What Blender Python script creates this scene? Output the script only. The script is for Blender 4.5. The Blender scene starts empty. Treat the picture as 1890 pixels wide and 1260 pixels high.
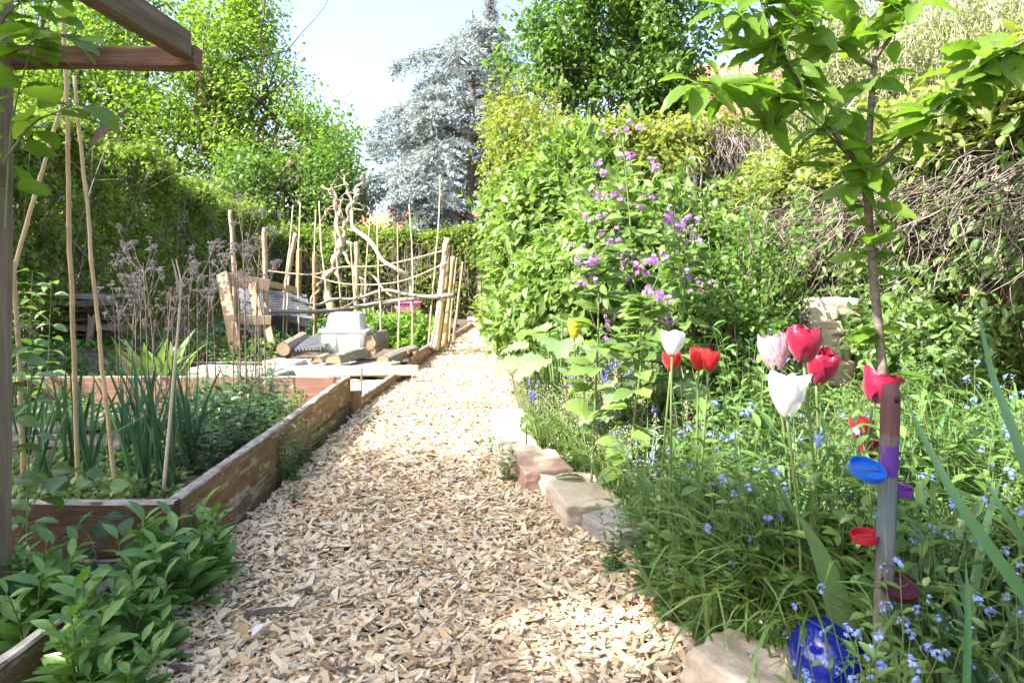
import bpy, math, random
import numpy as np
from mathutils import Vector, noise
rng = np.random.default_rng(11); random.seed(11)
SC = bpy.context.scene
COL = SC.collection
# ---------------- camera, world, sun, exposure ----------------
F = 1260.0; CX = 945.0; HY = 500.0; H = 1.0          # 24 mm lens, level, shifted down; eye 1 m above the path
cam_d = bpy.data.cameras.new("camera"); cam = bpy.data.objects.new("camera", cam_d); COL.objects.link(cam)
cam.location = (0, 0, H); cam.rotation_euler = (math.radians(90), 0, 0)
cam_d.lens = 24; cam_d.sensor_width = 36; cam_d.shift_y = -130/1890
cam_d.clip_start = 0.05; cam_d.clip_end = 600
cam_d.dof.use_dof = True; cam_d.dof.focus_distance = 2.3; cam_d.dof.aperture_fstop = 11.0
SC.camera = cam
SUN_DIR = np.array([-0.62, -0.38, 0.70]); SUN_DIR /= np.linalg.norm(SUN_DIR)
w = bpy.data.worlds.new("World"); SC.world = w; w.use_nodes = True
nt = w.node_tree; bg = nt.nodes["Background"]
sky = nt.nodes.new("ShaderNodeTexSky"); sky.sky_type = 'NISHITA'; sky.sun_disc = False
sky.sun_elevation = math.asin(SUN_DIR[2]); sky.sun_rotation = math.atan2(SUN_DIR[0], SUN_DIR[1])
sky.dust_density = 4.0; sky.air_density = 1.0; sky.ozone_density = 1.0
bg.inputs[1].default_value = 0.125
nt.links.new(sky.outputs[0], bg.inputs[0])
sl = bpy.data.lights.new("sun", 'SUN'); sl.energy = 4.0; sl.angle = math.radians(0.5); sl.color = (1, .95, .87)
so = bpy.data.objects.new("sun", sl); COL.objects.link(so)
so.rotation_euler = Vector(SUN_DIR).to_track_quat('Z', 'Y').to_euler()
SC.view_settings.view_transform = 'Standard'; SC.view_settings.look = 'None'
SC.view_settings.exposure = 2.28; SC.view_settings.gamma = 1
SC.cycles.max_bounces = 6; SC.cycles.diffuse_bounces = 3; SC.cycles.transmission_bounces = 4; SC.cycles.transparent_max_bounces = 4

# ---------------- helpers ----------------
def P(px, py, D): return np.array([(px-CX)/F*D, D, H-(py-HY)/F*D])
def G(px, py, z=0.0): return P(px, py, (H-z)*F/(py-HY))
def nrm(a):
    a = np.asarray(a, float); return a/np.maximum(np.linalg.norm(a, axis=-1, keepdims=True), 1e-9)
def U(a, b, n=None): return rng.uniform(a, b, n)
def smooth(a, b, x):
    t = np.clip((x-a)/(b-a), 0, 1); return t*t*(3-2*t)
def fnoise(p, s=1.0, seed=0):
    return np.array([noise.noise(Vector((q[0]*s+seed, q[1]*s+seed*1.7, q[2]*s-seed))) for q in np.atleast_2d(p)])
def snoise(p, s=1.0, seed=0.0):      # cheap vectorised pseudo noise, about -1..1
    p = np.asarray(p)*s + seed*3.17; x, y, z = p[..., 0], p[..., 1], p[..., 2]
    return (np.sin(x*1.7+1.3*np.sin(y*1.1+z*.7))*.4 + np.sin(y*2.3+1.7*np.sin(z*1.9+x))*.35 + np.sin(z*2.9+x*1.3+1.1*np.sin(y*3.1))*.35)
class MB:
    def __init__(s): s.v = []; s.f = []; s.n = 0; s.lv = []; s.hard = False
    def add(s, v, f):
        v = np.asarray(v, float).reshape(-1, 3)
        if isinstance(f, list) and f and isinstance(f[0], (list, tuple)) and len({len(q) for q in f}) > 1:
            for k in {len(q) for q in f}: s.f.append(np.array([q for q in f if len(q) == k])+s.n)
        else: s.f.append(np.asarray(f, int)+s.n)
        s.v.append(v); s.n += len(v); return s
    def mesh(s, name, mat, smooth=True, origin=(0, 0, 0)):
        m = bpy.data.meshes.new(name)
        v = np.concatenate(s.v)-np.asarray(origin)
        m.vertices.add(len(v)); m.vertices.foreach_set('co', v.astype(np.float32).ravel())
        lt = np.concatenate([np.full(len(f), f.shape[1]) for f in s.f]); li = np.concatenate([f.ravel() for f in s.f])
        m.loops.add(len(li)); m.loops.foreach_set('vertex_index', li.astype(np.int32))
        m.polygons.add(len(lt)); ls = np.concatenate([[0], np.cumsum(lt)[:-1]])
        m.polygons.foreach_set('loop_start', ls.astype(np.int32))
        m.polygons.foreach_set('use_smooth', np.full(len(lt), smooth))
        if s.lv:
            A = np.zeros((s.n, 3), np.float32)
            for o_, a_ in s.lv: A[o_:o_+len(a_)] = a_
            m.attributes.new('lv', 'FLOAT_VECTOR', 'POINT').data.foreach_set('vector', A.ravel())
        m.update(calc_edges=True); m.validate()
        if s.hard and smooth: m.set_sharp_from_angle(angle=math.radians(33))
        m.materials.append(mat); return m
    def build(s, name, mat, parent=None, smooth=True, origin=None):
        og = (0, 0, 0)
        if parent is not None:
            og = np.array(parent.location); pp = parent.parent
            while pp is not None: og = og+np.array(pp.location); pp = pp.parent
            if origin is not None: pass
        elif origin is not None: og = origin
        o = bpy.data.objects.new(name, s.mesh(name, mat, smooth, og)); COL.objects.link(o)
        if parent is not None: o.parent = parent
        elif origin is not None: o.location = origin
        return o
    # leaves: template T (k,3) with y along the leaf, faces TF
    def leaves(s, T, TF, pos, ax, nor, size, wid=1.0, curl=0.0):
        pos = np.atleast_2d(pos); n = len(pos); ax = nrm(np.broadcast_to(ax, (n, 3))); nor = np.broadcast_to(nor, (n, 3))
        r = nrm(np.cross(ax, nor)); nn = np.cross(r, ax)
        size = np.broadcast_to(size, n)[:, None, None]; wid = np.broadcast_to(wid, n)[:, None, None]; curl = np.broadcast_to(curl, n)[:, None]
        z = T[None, :, 2]-curl*T[None, :, 1]**2
        v = pos[:, None]+size*(T[None, :, 0, None]*wid*r[:, None]+T[None, :, 1, None]*ax[:, None]+z[..., None]*nn[:, None])
        f = (np.arange(n)[:, None, None]*len(T)+TF[None]).reshape(-1, TF.shape[1])
        if len(T) > 20: s.lv.append((s.n, np.tile(T[:, :3]+[0, 0, 1], (n, 1))))
        s.add(v.reshape(-1, 3), f); return s
    def tube(s, pts, rad, k=6, caps=True, ell=None):
        pts = np.asarray(pts, float); n = len(pts); rad = np.broadcast_to(np.asarray(rad, float), n)
        t = nrm(np.gradient(pts, axis=0)); up = np.array([0, 0, 1.]) if abs(t[0][2]) < .9 else np.array([1., 0, 0])
        a = nrm(np.cross(t[0], up)); R = []
        for i in range(n):
            a = nrm(a-t[i]*np.dot(a, t[i])); R.append((a, np.cross(t[i], a)))
        ang = np.arange(k)*2*math.pi/k
        v = np.concatenate([pts[i]+rad[i]*(np.cos(ang)[:, None]*R[i][0]+np.sin(ang)[:, None]*R[i][1]) for i in range(n)])
        i, j = np.meshgrid(np.arange(n-1), np.arange(k), indexing='ij'); j2 = (j+1) % k
        f = np.stack([i*k+j, i*k+j2, (i+1)*k+j2, (i+1)*k+j], -1).reshape(-1, 4)
        s.add(v, f)
        if caps:
            s.f.append(np.array([list(range(k))[::-1]])+s.n-len(v)); s.f.append(np.array([list(range(k))])+s.n-k)
        return s
    def stems(s, base, tip, r0=.002, r1=.001, sag=0.0, rows=5, k=3, out=None):   # many thin curved stems at once
        base = np.atleast_2d(base); tip = np.atleast_2d(tip); n = len(base); t = np.linspace(0, 1, rows)
        c = base[:, None]*(1-t)[None, :, None]+tip[:, None]*t[None, :, None]
        off = np.zeros((n, 3)) if out is None else np.asarray(out)
        c = c+(t*(1-t))[None, :, None]*4*off[:, None]; c[..., 2] += (t*(1-t))[None]*4*np.broadcast_to(sag, n)[:, None]
        d = nrm(tip-base); h = np.where(np.abs(d[:, 2:3]) < .9, [[0, 0, 1.]], [[1., 0, 0]]); a = nrm(np.cross(d, h)); b = np.cross(d, a)
        r = (np.broadcast_to(r0, n)[:, None]*(1-t)+np.broadcast_to(r1, n)[:, None]*t)
        ang = np.arange(k)*2*math.pi/k
        v = c[:, :, None]+r[..., None, None]*(np.cos(ang)[None, None, :, None]*a[:, None, None]+np.sin(ang)[None, None, :, None]*b[:, None, None])
        i, j = np.meshgrid(np.arange(rows-1), np.arange(k), indexing='ij'); j2 = (j+1) % k
        f = np.stack([i*k+j, i*k+j2, (i+1)*k+j2, (i+1)*k+j], -1).reshape(-1, 4)
        s.add(v.reshape(-1, 3), (np.arange(n)[:, None, None]*rows*k+f[None]).reshape(-1, 4)); return c
    def blades(s, base, d, L, wd, droop=.5, rows=7, fold=.35, taper=.5, kink=None):   # grassy blades
        base = np.atleast_2d(base); n = len(base); d = nrm(np.broadcast_to(d, (n, 3))); L = np.broadcast_to(L, n); wd = np.broadcast_to(wd, n); droop = np.broadcast_to(droop, n)
        hz = d.copy(); hz[:, 2] = 0; hz = nrm(hz+1e-6*rng.normal(size=(n, 3)))
        t = np.linspace(0, 1, rows)
        el = np.arcsin(np.clip(d[:, 2], -1, 1))[:, None]-droop[:, None]*2.0*(t**1.6)[None]
        if kink is not None: el = el-np.where(t[None] > kink[:, None], 1.6, 0)
        st = L[:, None]/(rows-1)
        hx = np.concatenate([np.zeros((n, 1)), np.cumsum(np.cos(el[:, :-1])*st, 1)], 1); hzv = np.concatenate([np.zeros((n, 1)), np.cumsum(np.sin(el[:, :-1])*st, 1)], 1)
        c = base[:, None]+hx[..., None]*hz[:, None]; c[..., 2] += hzv
        side = np.cross(hz, [0, 0, 1.]); tang = np.cos(el)[..., None]*hz[:, None]+np.sin(el)[..., None]*np.array([0, 0, 1.]); nn = np.cross(side[:, None], tang)
        wv = (wd[:, None]*np.sin(np.pi*np.clip(.28+.72*t, 0, 1))**taper*.5)
        wv[:, -1] = wd*.03
        l = c+wv[..., None]*side[:, None]+nn*fold*wv[..., None]; r = c-wv[..., None]*side[:, None]+nn*fold*wv[..., None]
        v = np.stack([l, c, r], 2)
        i, j = np.meshgrid(np.arange(rows-1), np.arange(2), indexing='ij')
        f = np.stack([i*3+j, i*3+j+1, (i+1)*3+j+1, (i+1)*3+j], -1).reshape(-1, 4)
        s.add(v.reshape(-1, 3), (np.arange(n)[:, None, None]*rows*3+f[None]).reshape(-1, 4)); return c
    def sweep(s, pts, sec, jit=0.0, up=(0, 0, 1), scale=None, caps=True):     # section (k,2): x across, y up
        s.hard = True; pts = np.asarray(pts, float); n = len(pts); k = len(sec); sec = np.asarray(sec, float)
        t = nrm(np.gradient(pts, axis=0)); r = nrm(np.cross(t, up)); u = np.cross(r, t)
        sc = np.ones(n) if scale is None else np.asarray(scale)
        v = pts[:, None]+sc[:, None, None]*(sec[None, :, 0, None]*r[:, None]+sec[None, :, 1, None]*u[:, None])
        if jit: v = v+rng.normal(size=v.shape)*jit*.4+jit*snoise(v, 9)[..., None]*(r[:, None]+u[:, None])
        i, j = np.meshgrid(np.arange(n-1), np.arange(k), indexing='ij'); j2 = (j+1) % k
        s.add(v.reshape(-1, 3), np.stack([i*k+j, i*k+j2, (i+1)*k+j2, (i+1)*k+j], -1).reshape(-1, 4))
        if caps:
            s.f.append(np.array([list(range(k))[::-1]])+s.n-n*k); s.f.append(np.array([list(range(k))])+s.n-k)
        return s
    def plank(s, a, b, wd, th, up=(0, 0, 1), jit=.0015, n=24, bev=.006):      # wd across, th along 'up'
        x, y = wd/2, th/2; e = min(bev, x*.5, y*.5)
        sec = [(-x, -y+e), (-x, 0), (-x, y-e), (-x+e, y), (0, y), (x-e, y), (x, y-e), (x, 0), (x, -y+e), (x-e, -y), (0, -y), (-x+e, -y)]
        return s.sweep(np.linspace(a, b, n), sec, jit, up)
def crm(pts, n=24):
    p = np.asarray(pts, float); p = np.vstack([2*p[0]-p[1], p, 2*p[-1]-p[-2]]); m = len(p)-3; o = []
    for t in np.linspace(0, m-1e-6, n):
        i = int(t); u = t-i; a, b, c, d = p[i], p[i+1], p[i+2], p[i+3]
        o.append(.5*((2*b)+(-a+c)*u+(2*a-5*b+4*c-d)*u*u+(-a+3*b-3*c+d)*u**3))
    return np.array(o)
def tag(o, label=None, cat=None, group=None, kind=None):
    if label: o['label'] = label
    if cat: o['category'] = cat
    if group: o['group'] = group
    if kind: o['kind'] = kind
    return o
def thing(name, label, cat, loc=(0, 0, 0), group=None):
    o = bpy.data.objects.new(name, None); COL.objects.link(o); o.location = loc; o.empty_display_size = .1
    return tag(o, label, cat, group)
def dup(o, loc, rz=0, sc=1, label=None, group=None):
    kids = [(c, list(c.children)) for c in o.children]
    r = o.copy(); COL.objects.link(r); r.location = loc; r.rotation_euler = (0, 0, rz); r.scale = (sc, sc, sc)
    if label: r['label'] = label
    if group: r['group'] = group
    for c, gs in kids:
        d = c.copy(); COL.objects.link(d); d.parent = r
        for g in gs: e = g.copy(); COL.objects.link(e); e.parent = d
    return r
# leaf templates
L2 = np.array([(0, 0, 0), (-.34, .42, .09), (0, 1, 0), (.34, .42, .09)]); L2F = np.array([(0, 3, 2), (0, 2, 1)])
def leaf_t(rows, wfun, fold=.12, wav=0.0, cols=1):
    v = []; C = 2*cols+1
    for i in range(rows):
        t = i/(rows-1); wv = wfun(t)
        for c in range(-cols, cols+1):
            u = c/cols; v.append((wv*u, t, fold*abs(u)*wv*2+wav*math.sin(i*2.4)*abs(u)*.5))
    f = [(i*C+c, i*C+c+1, (i+1)*C+c+1, (i+1)*C+c) for i in range(rows-1) for c in range(C-1)]
    return np.array(v), np.array(f)
OV, OVF = leaf_t(6, lambda t: .30*math.sin(math.pi*min(1, t*.97+.02))**.8*(1-.25*t), .2)
CH, CHF = leaf_t(13, lambda t: .02+.27*math.sin(math.pi*min(1, t**.9*.97+.01))**.8*(1.05-.2*t), .16, .045, 2)
LA, LAF = leaf_t(6, lambda t: .015+.12*math.sin(math.pi*min(1, t*.93+.05)), .3)
L3, L3F = leaf_t(4, lambda t: .01+.27*math.sin(math.pi*min(1, t*.93+.05)), .2)
def rdir(n, up=0.0, spread=1.0):
    v = rng.normal(size=(n, 3))*spread; v[:, 2] += up; return nrm(v)
# ---------------- materials ----------------
def new_mat(name):
    m = bpy.data.materials.new(name); m.use_nodes = True; t = m.node_tree; t.nodes.clear()
    o = t.nodes.new("ShaderNodeOutputMaterial"); return m, t, o
def nd(t, ty, **k):
    n = t.nodes.new(ty)
    for a, b in k.items(): setattr(n, a, b)
    return n
def ramp(t, src, stops):
    r = nd(t, "ShaderNodeValToRGB"); e = r.color_ramp.elements
    while len(e) < len(stops): e.new(.5)
    for i, (p, c) in enumerate(stops): e[i].position = p; e[i].color = (*c, 1)
    t.links.new(src, r.inputs[0]); return r.outputs[0]
def noise_n(t, scale, detail=4, vec=None, rough=.55):
    n = nd(t, "ShaderNodeTexNoise"); n.inputs['Scale'].default_value = scale; n.inputs['Detail'].default_value = detail; n.inputs['Roughness'].default_value = rough
    if vec is not None: t.links.new(vec, n.inputs['Vector'])
    return n.outputs[0]
def mapping(t, sc):
    c = nd(t, "ShaderNodeTexCoord"); m = nd(t, "ShaderNodeMapping"); m.inputs['Scale'].default_value = sc
    t.links.new(c.outputs['Object'], m.inputs[0]); return m.outputs[0]
def mixc(t, f, a, b, mode='MIX'):
    m = nd(t, "ShaderNodeMix", data_type='RGBA', blend_type=mode)
    for s, v in ((m.inputs[0], f), (m.inputs[6], a), (m.inputs[7], b)):
        if hasattr(v, 'links'): t.links.new(v, s)
        elif isinstance(v, (int, float)): s.default_value = v
        else: s.default_value = (*v, 1)
    return m.outputs[2]
def prin(t, col, rough=.6, spec=.4, bump=None, bs=.3, bd=.01, **k):
    p = nd(t, "ShaderNodeBsdfPrincipled")
    if hasattr(col, 'links'): t.links.new(col, p.inputs['Base Color'])
    else: p.inputs['Base Color'].default_value = (*col, 1)
    if hasattr(rough, 'links'): t.links.new(rough, p.inputs['Roughness'])
    else: p.inputs['Roughness'].default_value = rough
    p.inputs['Specular IOR Level'].default_value = spec
    for a, b in k.items(): p.inputs[a.replace('_', ' ')].default_value = b
    if bump is not None:
        b = nd(t, "ShaderNodeBump"); b.inputs['Strength'].default_value = bs; b.inputs['Distance'].default_value = bd
        t.links.new(bump, b.inputs['Height']); t.links.new(b.outputs[0], p.inputs['Normal'])
    return p
def leafmat(name, c1, c2, c3, trans=.4, rough=.45, tcol=(1.5, 1.7, .7), spec=.35, veins=False):
    m, t, o = new_mat(name)
    g = nd(t, "ShaderNodeNewGeometry")
    col = ramp(t, g.outputs['Random Per Island'], [(0, c1), (.5, c2), (1, c3)])
    n = noise_n(t, 1.3, 2, mapping(t, (1, 1, 1)))
    col = mixc(t, n, col, mixc(t, .5, col, c3))
    col2 = mixc(t, 1.0, col, tcol, 'MULTIPLY')
    if veins:      # midrib and side veins that follow each leaf
        at = nd(t, "ShaderNodeAttribute", attribute_name='lv'); sp = nd(t, "ShaderNodeSeparateXYZ"); t.links.new(at.outputs['Vector'], sp.inputs[0])
        def mth(op, a, b=0.0):
            q = nd(t, "ShaderNodeMath", operation=op)
            for i_, v_ in enumerate((a, b)):
                if hasattr(v_, 'links'): t.links.new(v_, q.inputs[i_])
                else: q.inputs[i_].default_value = v_
            return q.outputs[0]
        ax_ = mth('ABSOLUTE', sp.outputs[0]); ph = mth('MULTIPLY', mth('SUBTRACT', sp.outputs[1], mth('MULTIPLY', ax_, .9)), 62.0); wv = mth('POWER', mth('ADD', mth('MULTIPLY', mth('SINE', ph), .5), .5), 5.0)
        rib = mth('LESS_THAN', ax_, .014); vv = mth('MAXIMUM', wv, rib); bnd = vv
        col = mixc(t, mth('MULTIPLY', vv, .38), col, c3); col2 = mixc(t, 1.0, col, tcol, 'MULTIPLY')
        p = prin(t, col, rough, spec, wv, -.6, .004)
    else: p = prin(t, col, rough, spec)
    tr = nd(t, "ShaderNodeBsdfTranslucent"); t.links.new(col2, tr.inputs[0])
    mx = nd(t, "ShaderNodeMixShader"); mx.inputs[0].default_value = trans
    t.links.new(p.outputs[0], mx.inputs[1]); t.links.new(tr.outputs[0], mx.inputs[2]); t.links.new(mx.outputs[0], o.inputs[0])
    return m
def woodmat(name, dark, mid, light, axis=1, grain=60, rough=.8, flake=None, isl=.0, stretch=.05):
    m, t, o = new_mat(name)
    s = [grain]*3; s[axis] = grain*stretch
    n = noise_n(t, 1.3, 10, mapping(t, s), .72)
    n2 = noise_n(t, 3.0, 3, mapping(t, (1, 1, 1)))
    col = ramp(t, n, [(.3, dark), (.5, mid), (.72, light)])
    col = mixc(t, ramp(t, n2, [(.35, (0, 0, 0)), (.7, (.8, .8, .8))]), col, mixc(t, .5, col, dark))
    if flake:
        s2 = [26]*3; s2[axis] = 6
        fl = noise_n(t, 1.0, 8, mapping(t, s2), .75)
        col = mixc(t, ramp(t, fl, [(.53, (0, 0, 0)), (.60, (.85, .85, .85))]), col, flake)
    if isl:
        g = nd(t, "ShaderNodeNewGeometry"); col = mixc(t, 1.0, col, ramp(t, g.outputs['Random Per Island'], [(0, (1-isl,)*3), (1, (1+isl*.5,)*3)]), 'MULTIPLY')
    p = prin(t, col, rough, .25, n, .5, .004); t.links.new(p.outputs[0], o.inputs[0]); return m
def plain(name, col, rough=.5, spec=.4, var=.15, scale=8, **k):
    m, t, o = new_mat(name)
    n = noise_n(t, scale, 4, mapping(t, (1, 1, 1)))
    c = ramp(t, n, [(.3, tuple(x*(1-var) for x in col)), (.7, tuple(min(1, x*(1+var)) for x in col))])
    p = prin(t, c, rough, spec, n, .15, .003, **k); t.links.new(p.outputs[0], o.inputs[0]); return m
def rockmat(name, a, b, c, scale=9):
    m, t, o = new_mat(name); v = mapping(t, (1, 1, 1.6))
    n = noise_n(t, scale, 8, v, .65); n2 = noise_n(t, scale*9, 3, v)
    col = ramp(t, n, [(.3, a), (.5, b), (.7, c)]); col = mixc(t, .25, col, ramp(t, n2, [(.35, a), (.65, c)]))
    p = prin(t, col, .9, .2, mixc(t, .4, n, n2), .7, .012); t.links.new(p.outputs[0], o.inputs[0]); return m

M = {}
M['tree'] = leafmat('spring_leaves', (.10, .18, .025), (.15, .24, .035), (.21, .30, .05), .5)
M['tree2'] = leafmat('fresh_leaves', (.03, .075, .015), (.075, .15, .03), (.14, .23, .05), .38)
M['hedge'] = leafmat('hedge_leaves', (.04, .075, .014), (.11, .17, .03), (.22, .29, .055), .48)
M['shrub'] = leafmat('shrub_leaves', (.05, .105, .025), (.12, .20, .05), (.21, .30, .085), .42, spec=.45)
M['yshrub'] = leafmat('yellowish_leaves', (.12, .17, .03), (.18, .23, .04), (.24, .24, .06), .45)
M['conifer'] = leafmat('blue_needles', (.18, .235, .235), (.27, .33, .325), (.37, .43, .42), .38, .6, (1, 1, 1))
M['pale'] = leafmat('pale_leaves', (.16, .2, .09), (.24, .28, .13), (.33, .36, .2), .45)
M['cherry'] = leafmat('cherry_leaves', (.085, .165, .02), (.115, .20, .025), (.15, .24, .035), .5, .35, veins=True)
M['herb'] = leafmat('herb_leaves', (.028, .07, .018), (.075, .155, .035), (.15, .25, .06), .27, .36, spec=.55)
M['herb2'] = leafmat('light_herb_leaves', (.05, .10, .03), (.12, .20, .06), (.20, .30, .10), .32, .38, spec=.5)
M['mint'] = leafmat('mint_leaves', (.02, .06, .03), (.055, .125, .055), (.10, .19, .08), .2, .38, spec=.55)
M['leek'] = leafmat('leek_blades', (.03, .085, .045), (.055, .135, .06), (.10, .20, .08), .2, .35, (1.2, 1.5, .8))
M['grass'] = leafmat('grass_blades', (.04, .085, .022), (.10, .18, .045), (.19, .28, .08), .28, .38, spec=.5)
M['silver'] = leafmat('silver_leaves', (.18, .24, .17), (.25, .31, .22), (.34, .40, .30), .2, .8, (1, 1.1, .8))
M['dock'] = leafmat('big_leaves', (.14, .22, .10), (.18, .27, .13), (.24, .33, .17), .35, .4, veins=True)
M['stem'] = leafmat('green_stems', (.08, .14, .04), (.12, .18, .06), (.17, .22, .08), .15)
M['tleaf'] = leafmat('tulip_leaves', (.08, .16, .07), (.11, .20, .085), (.15, .25, .10), .25, .4)
M['lush'] = leafmat('lush_leaves', (.035, .09, .02), (.075, .17, .035), (.14, .26, .06), .3, .36, spec=.5, veins=True)
M['darkleaf'] = leafmat('dark_leaves', (.02, .055, .025), (.03, .075, .035), (.04, .09, .04), .2)
M['salad'] = leafmat('salad_leaves', (.13, .25, .04), (.17, .30, .05), (.22, .34, .07), .4)
M['vinetop'] = leafmat('vine_top_leaves', (.14, .19, .05), (.19, .24, .06), (.26, .27, .09), .45)
M['redtwig'] = plain('red_brown_twigs', (.30, .17, .11), .9, .2, .45, 9)
M['bark'] = plain('bark', (.13, .10, .075), .9, .2, .35, 12)
M['twig'] = plain('dry_twigs', (.215, .18, .15), .9, .2, .5, 9)
M['cherrybark'] = woodmat('cherry_bark', (.06, .048, .04), (.15, .12, .095), (.29, .25, .205), 2, 26, .6, stretch=2.2)
M['soil'] = rockmat('garden_soil', (.05, .035, .025), (.10, .075, .055), (.17, .135, .10), 20)
# ---------------- ground, path ----------------
YL = [-3, 1.2, 2.16, 4.7, 6.7, 8.7, 12, 13.8, 15]; XLv = [-1.08, -1.08, -1.03, -1.07, -.97, -.90, -.68, -.45, -.4]
YR = [-3, 1.2, 1.66, 2.1, 2.71, 3.3, 3.9, 4.85, 6.3, 8.4, 12, 13.8, 15]; XRv = [.5, .42, .41, .45, .33, .10, -.02, .0, -.06, -.25, -.32, -.2, -.1]
def xl(y): return np.interp(y, YL, XLv)
def xr(y): return np.interp(y, YR, XRv)
def gz(x, y):
    x = np.asarray(x, float); y = np.asarray(y, float)
    d = x-xr(y)
    z = .09*smooth(.02, .22, d)+.15*smooth(.18, .85, d)+.08*smooth(.9, 2.2, d)
    z = z+(.015*np.sin(x*7+y*3)+.012*np.sin(y*9-x*4))*smooth(.1, .4, d)
    z = z+.05*smooth(0, .2, xl(y)-x-.1)*smooth(4.6, 5, y)
    z = z+.2*smooth(-3.45, -4.1, x)*smooth(3.5, 5, y)*smooth(13, 9, y)
    return z*smooth(40, 20, np.hypot(x, y))
gx = np.sinh(np.linspace(-5.6, 5.6, 221))/np.sinh(5.6)*150; gy = np.concatenate([np.linspace(-150, -3, 14), np.linspace(-2.5, 14, 190), 14+np.sinh(np.linspace(.15, 4.5, 30))/np.sinh(4.5)*250])
gx = np.unique(np.concatenate([gx, np.linspace(-1.4, 2.6, 90)]))
X, Y = np.meshgrid(gx, gy); Z = gz(X, Y)
b = MB(); nx = len(gx); i, j = np.meshgrid(np.arange(len(gy)-1), np.arange(nx-1), indexing='ij')
b.add(np.stack([X, Y, Z], -1).reshape(-1, 3), np.stack([i*nx+j, i*nx+j+1, (i+1)*nx+j+1, (i+1)*nx+j], -1).reshape(-1, 4))
tag(b.build('ground', M['soil']), kind='structure')
m, t, o = new_mat('mulch'); v = mapping(t, (1, 1, 1))
vo = nd(t, "ShaderNodeTexVoronoi"); vo.inputs['Scale'].default_value = 45; t.links.new(v, vo.inputs['Vector'])
c = ramp(t, vo.outputs['Color'], [(0, (.38, .27, .16)), (.5, (.55, .42, .27)), (1, (.64, .52, .36))])
p = prin(t, c, .9, .2, vo.outputs['Distance'], .8, .01); t.links.new(p.outputs[0], o.inputs[0]); M['mulch'] = m
b = MB(); yy = np.linspace(-2, 14.6, 140); uu = np.linspace(0, 1, 14); YY, UU = np.meshgrid(yy, uu, indexing='ij')
XX = (xl(YY)-.01)*(1-UU)+(xr(YY)+.05)*UU; ZZ = .006+.006*np.sin(XX*9+YY*4)+.005*np.sin(YY*11-XX*5)
i, j = np.meshgrid(np.arange(139), np.arange(13), indexing='ij')
b.add(np.stack([XX, YY, ZZ], -1).reshape(-1, 3), np.stack([i*14+j, i*14+j+1, (i+1)*14+j+1, (i+1)*14+j], -1).reshape(-1, 4))
tag(b.build('path', M['mulch']), kind='structure')
# wood chips
m, t, o = new_mat('wood_chips'); g = nd(t, "ShaderNodeNewGeometry")
c = ramp(t, g.outputs['Random Per Island'], [(0, (.14, .10, .07)), (.035, (.32, .20, .11)), (.10, (.52, .37, .22)), (.3, (.61, .48, .31)), (.6, (.70, .59, .41)), (.85, (.76, .67, .51)), (1, (.54, .47, .38))])
v = mapping(t, (1, 1, 1)); n = noise_n(t, 160, 3, v); c = mixc(t, n, c, mixc(t, .5, c, (.35, .22, .1)))
p = prin(t, c, .75, .25, n, .4, .002); t.links.new(p.outputs[0], o.inputs[0]); M['chip'] = m
def chips(n, y0, y1, size, yp=1.0, zr=.012, spill=.02):
    y = y0+(y1-y0)*rng.random(n)**yp; x = xl(y)+(xr(y)+spill-xl(y))*rng.random(n)
    edge = np.maximum(0, x-xr(y)); z = .008+U(0, zr, n)+.012*(np.sin(x*6+y*5)*np.sin(y*7-x*3)+.5)*.5+edge*.4
    L = size*np.exp(rng.normal(0, .38, n))*.9; W = np.clip(L*U(.18, .6, n), .004, .02); T = U(.0015, .005, n)*size/.03
    yaw = U(0, 2*math.pi, n); pit = rng.normal(0, .28, n); rol = rng.normal(0, .45, n)
    ax = np.stack([np.cos(yaw)*np.cos(pit), np.sin(yaw)*np.cos(pit), np.sin(pit)], -1)
    nn = nrm(np.stack([rol*-np.sin(yaw), rol*np.cos(yaw), np.ones(n)], -1)); r = nrm(np.cross(ax, nn)); nn = np.cross(r, ax)
    T8 = np.array([(-1, -1, -1), (1, -1, -1), (1, 1, -1), (-1, 1, -1), (-1, -1, 1), (1, -1, 1), (1, 1, 1), (-1, 1, 1)])*.5
    q = np.repeat(T8[None], n, 0)*np.array([1, 1, 1.]); q += rng.normal(0, .10, (n, 8, 3))
    sh = rng.normal(0, .25, n)[:, None]; q[:, :, 1] += q[:, :, 0]*sh*.8          # slanted ends
    tp = U(.35, 1.0, n)[:, None]; q[:, :, 0] *= np.where(q[:, :, 1] > 0, tp, 1)   # taper
    v = np.stack([x, y, z], -1)[:, None]+q[..., 0:1]*W[:, None, None]*r[:, None]+q[..., 1:2]*L[:, None, None]*ax[:, None]+q[..., 2:3]*T[:, None, None]*nn[:, None]
    FQ = np.array([(0, 3, 2, 1), (4, 5, 6, 7), (0, 1, 5, 4), (1, 2, 6, 5), (2, 3, 7, 6), (3, 0, 4, 7)])
    return v.reshape(-1, 3), (np.arange(n)[:, None, None]*8+FQ[None]).reshape(-1, 4)
b = MB()
b.add(*chips(27000, .9, 4.0, .031, 1.15, .024)); b.add(*chips(12000, 4.0, 7.5, .036, 1, .02)); b.add(*chips(9000, 7.3, 14, .05, 1, .015)); b.add(*chips(5000, 1, 3.5, .013, 1, .028, .05))
tag(b.build('wood_chips', M['chip'], smooth=False), 'pale wood chips covering the garden path', 'wood chips', kind='stuff')

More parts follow.
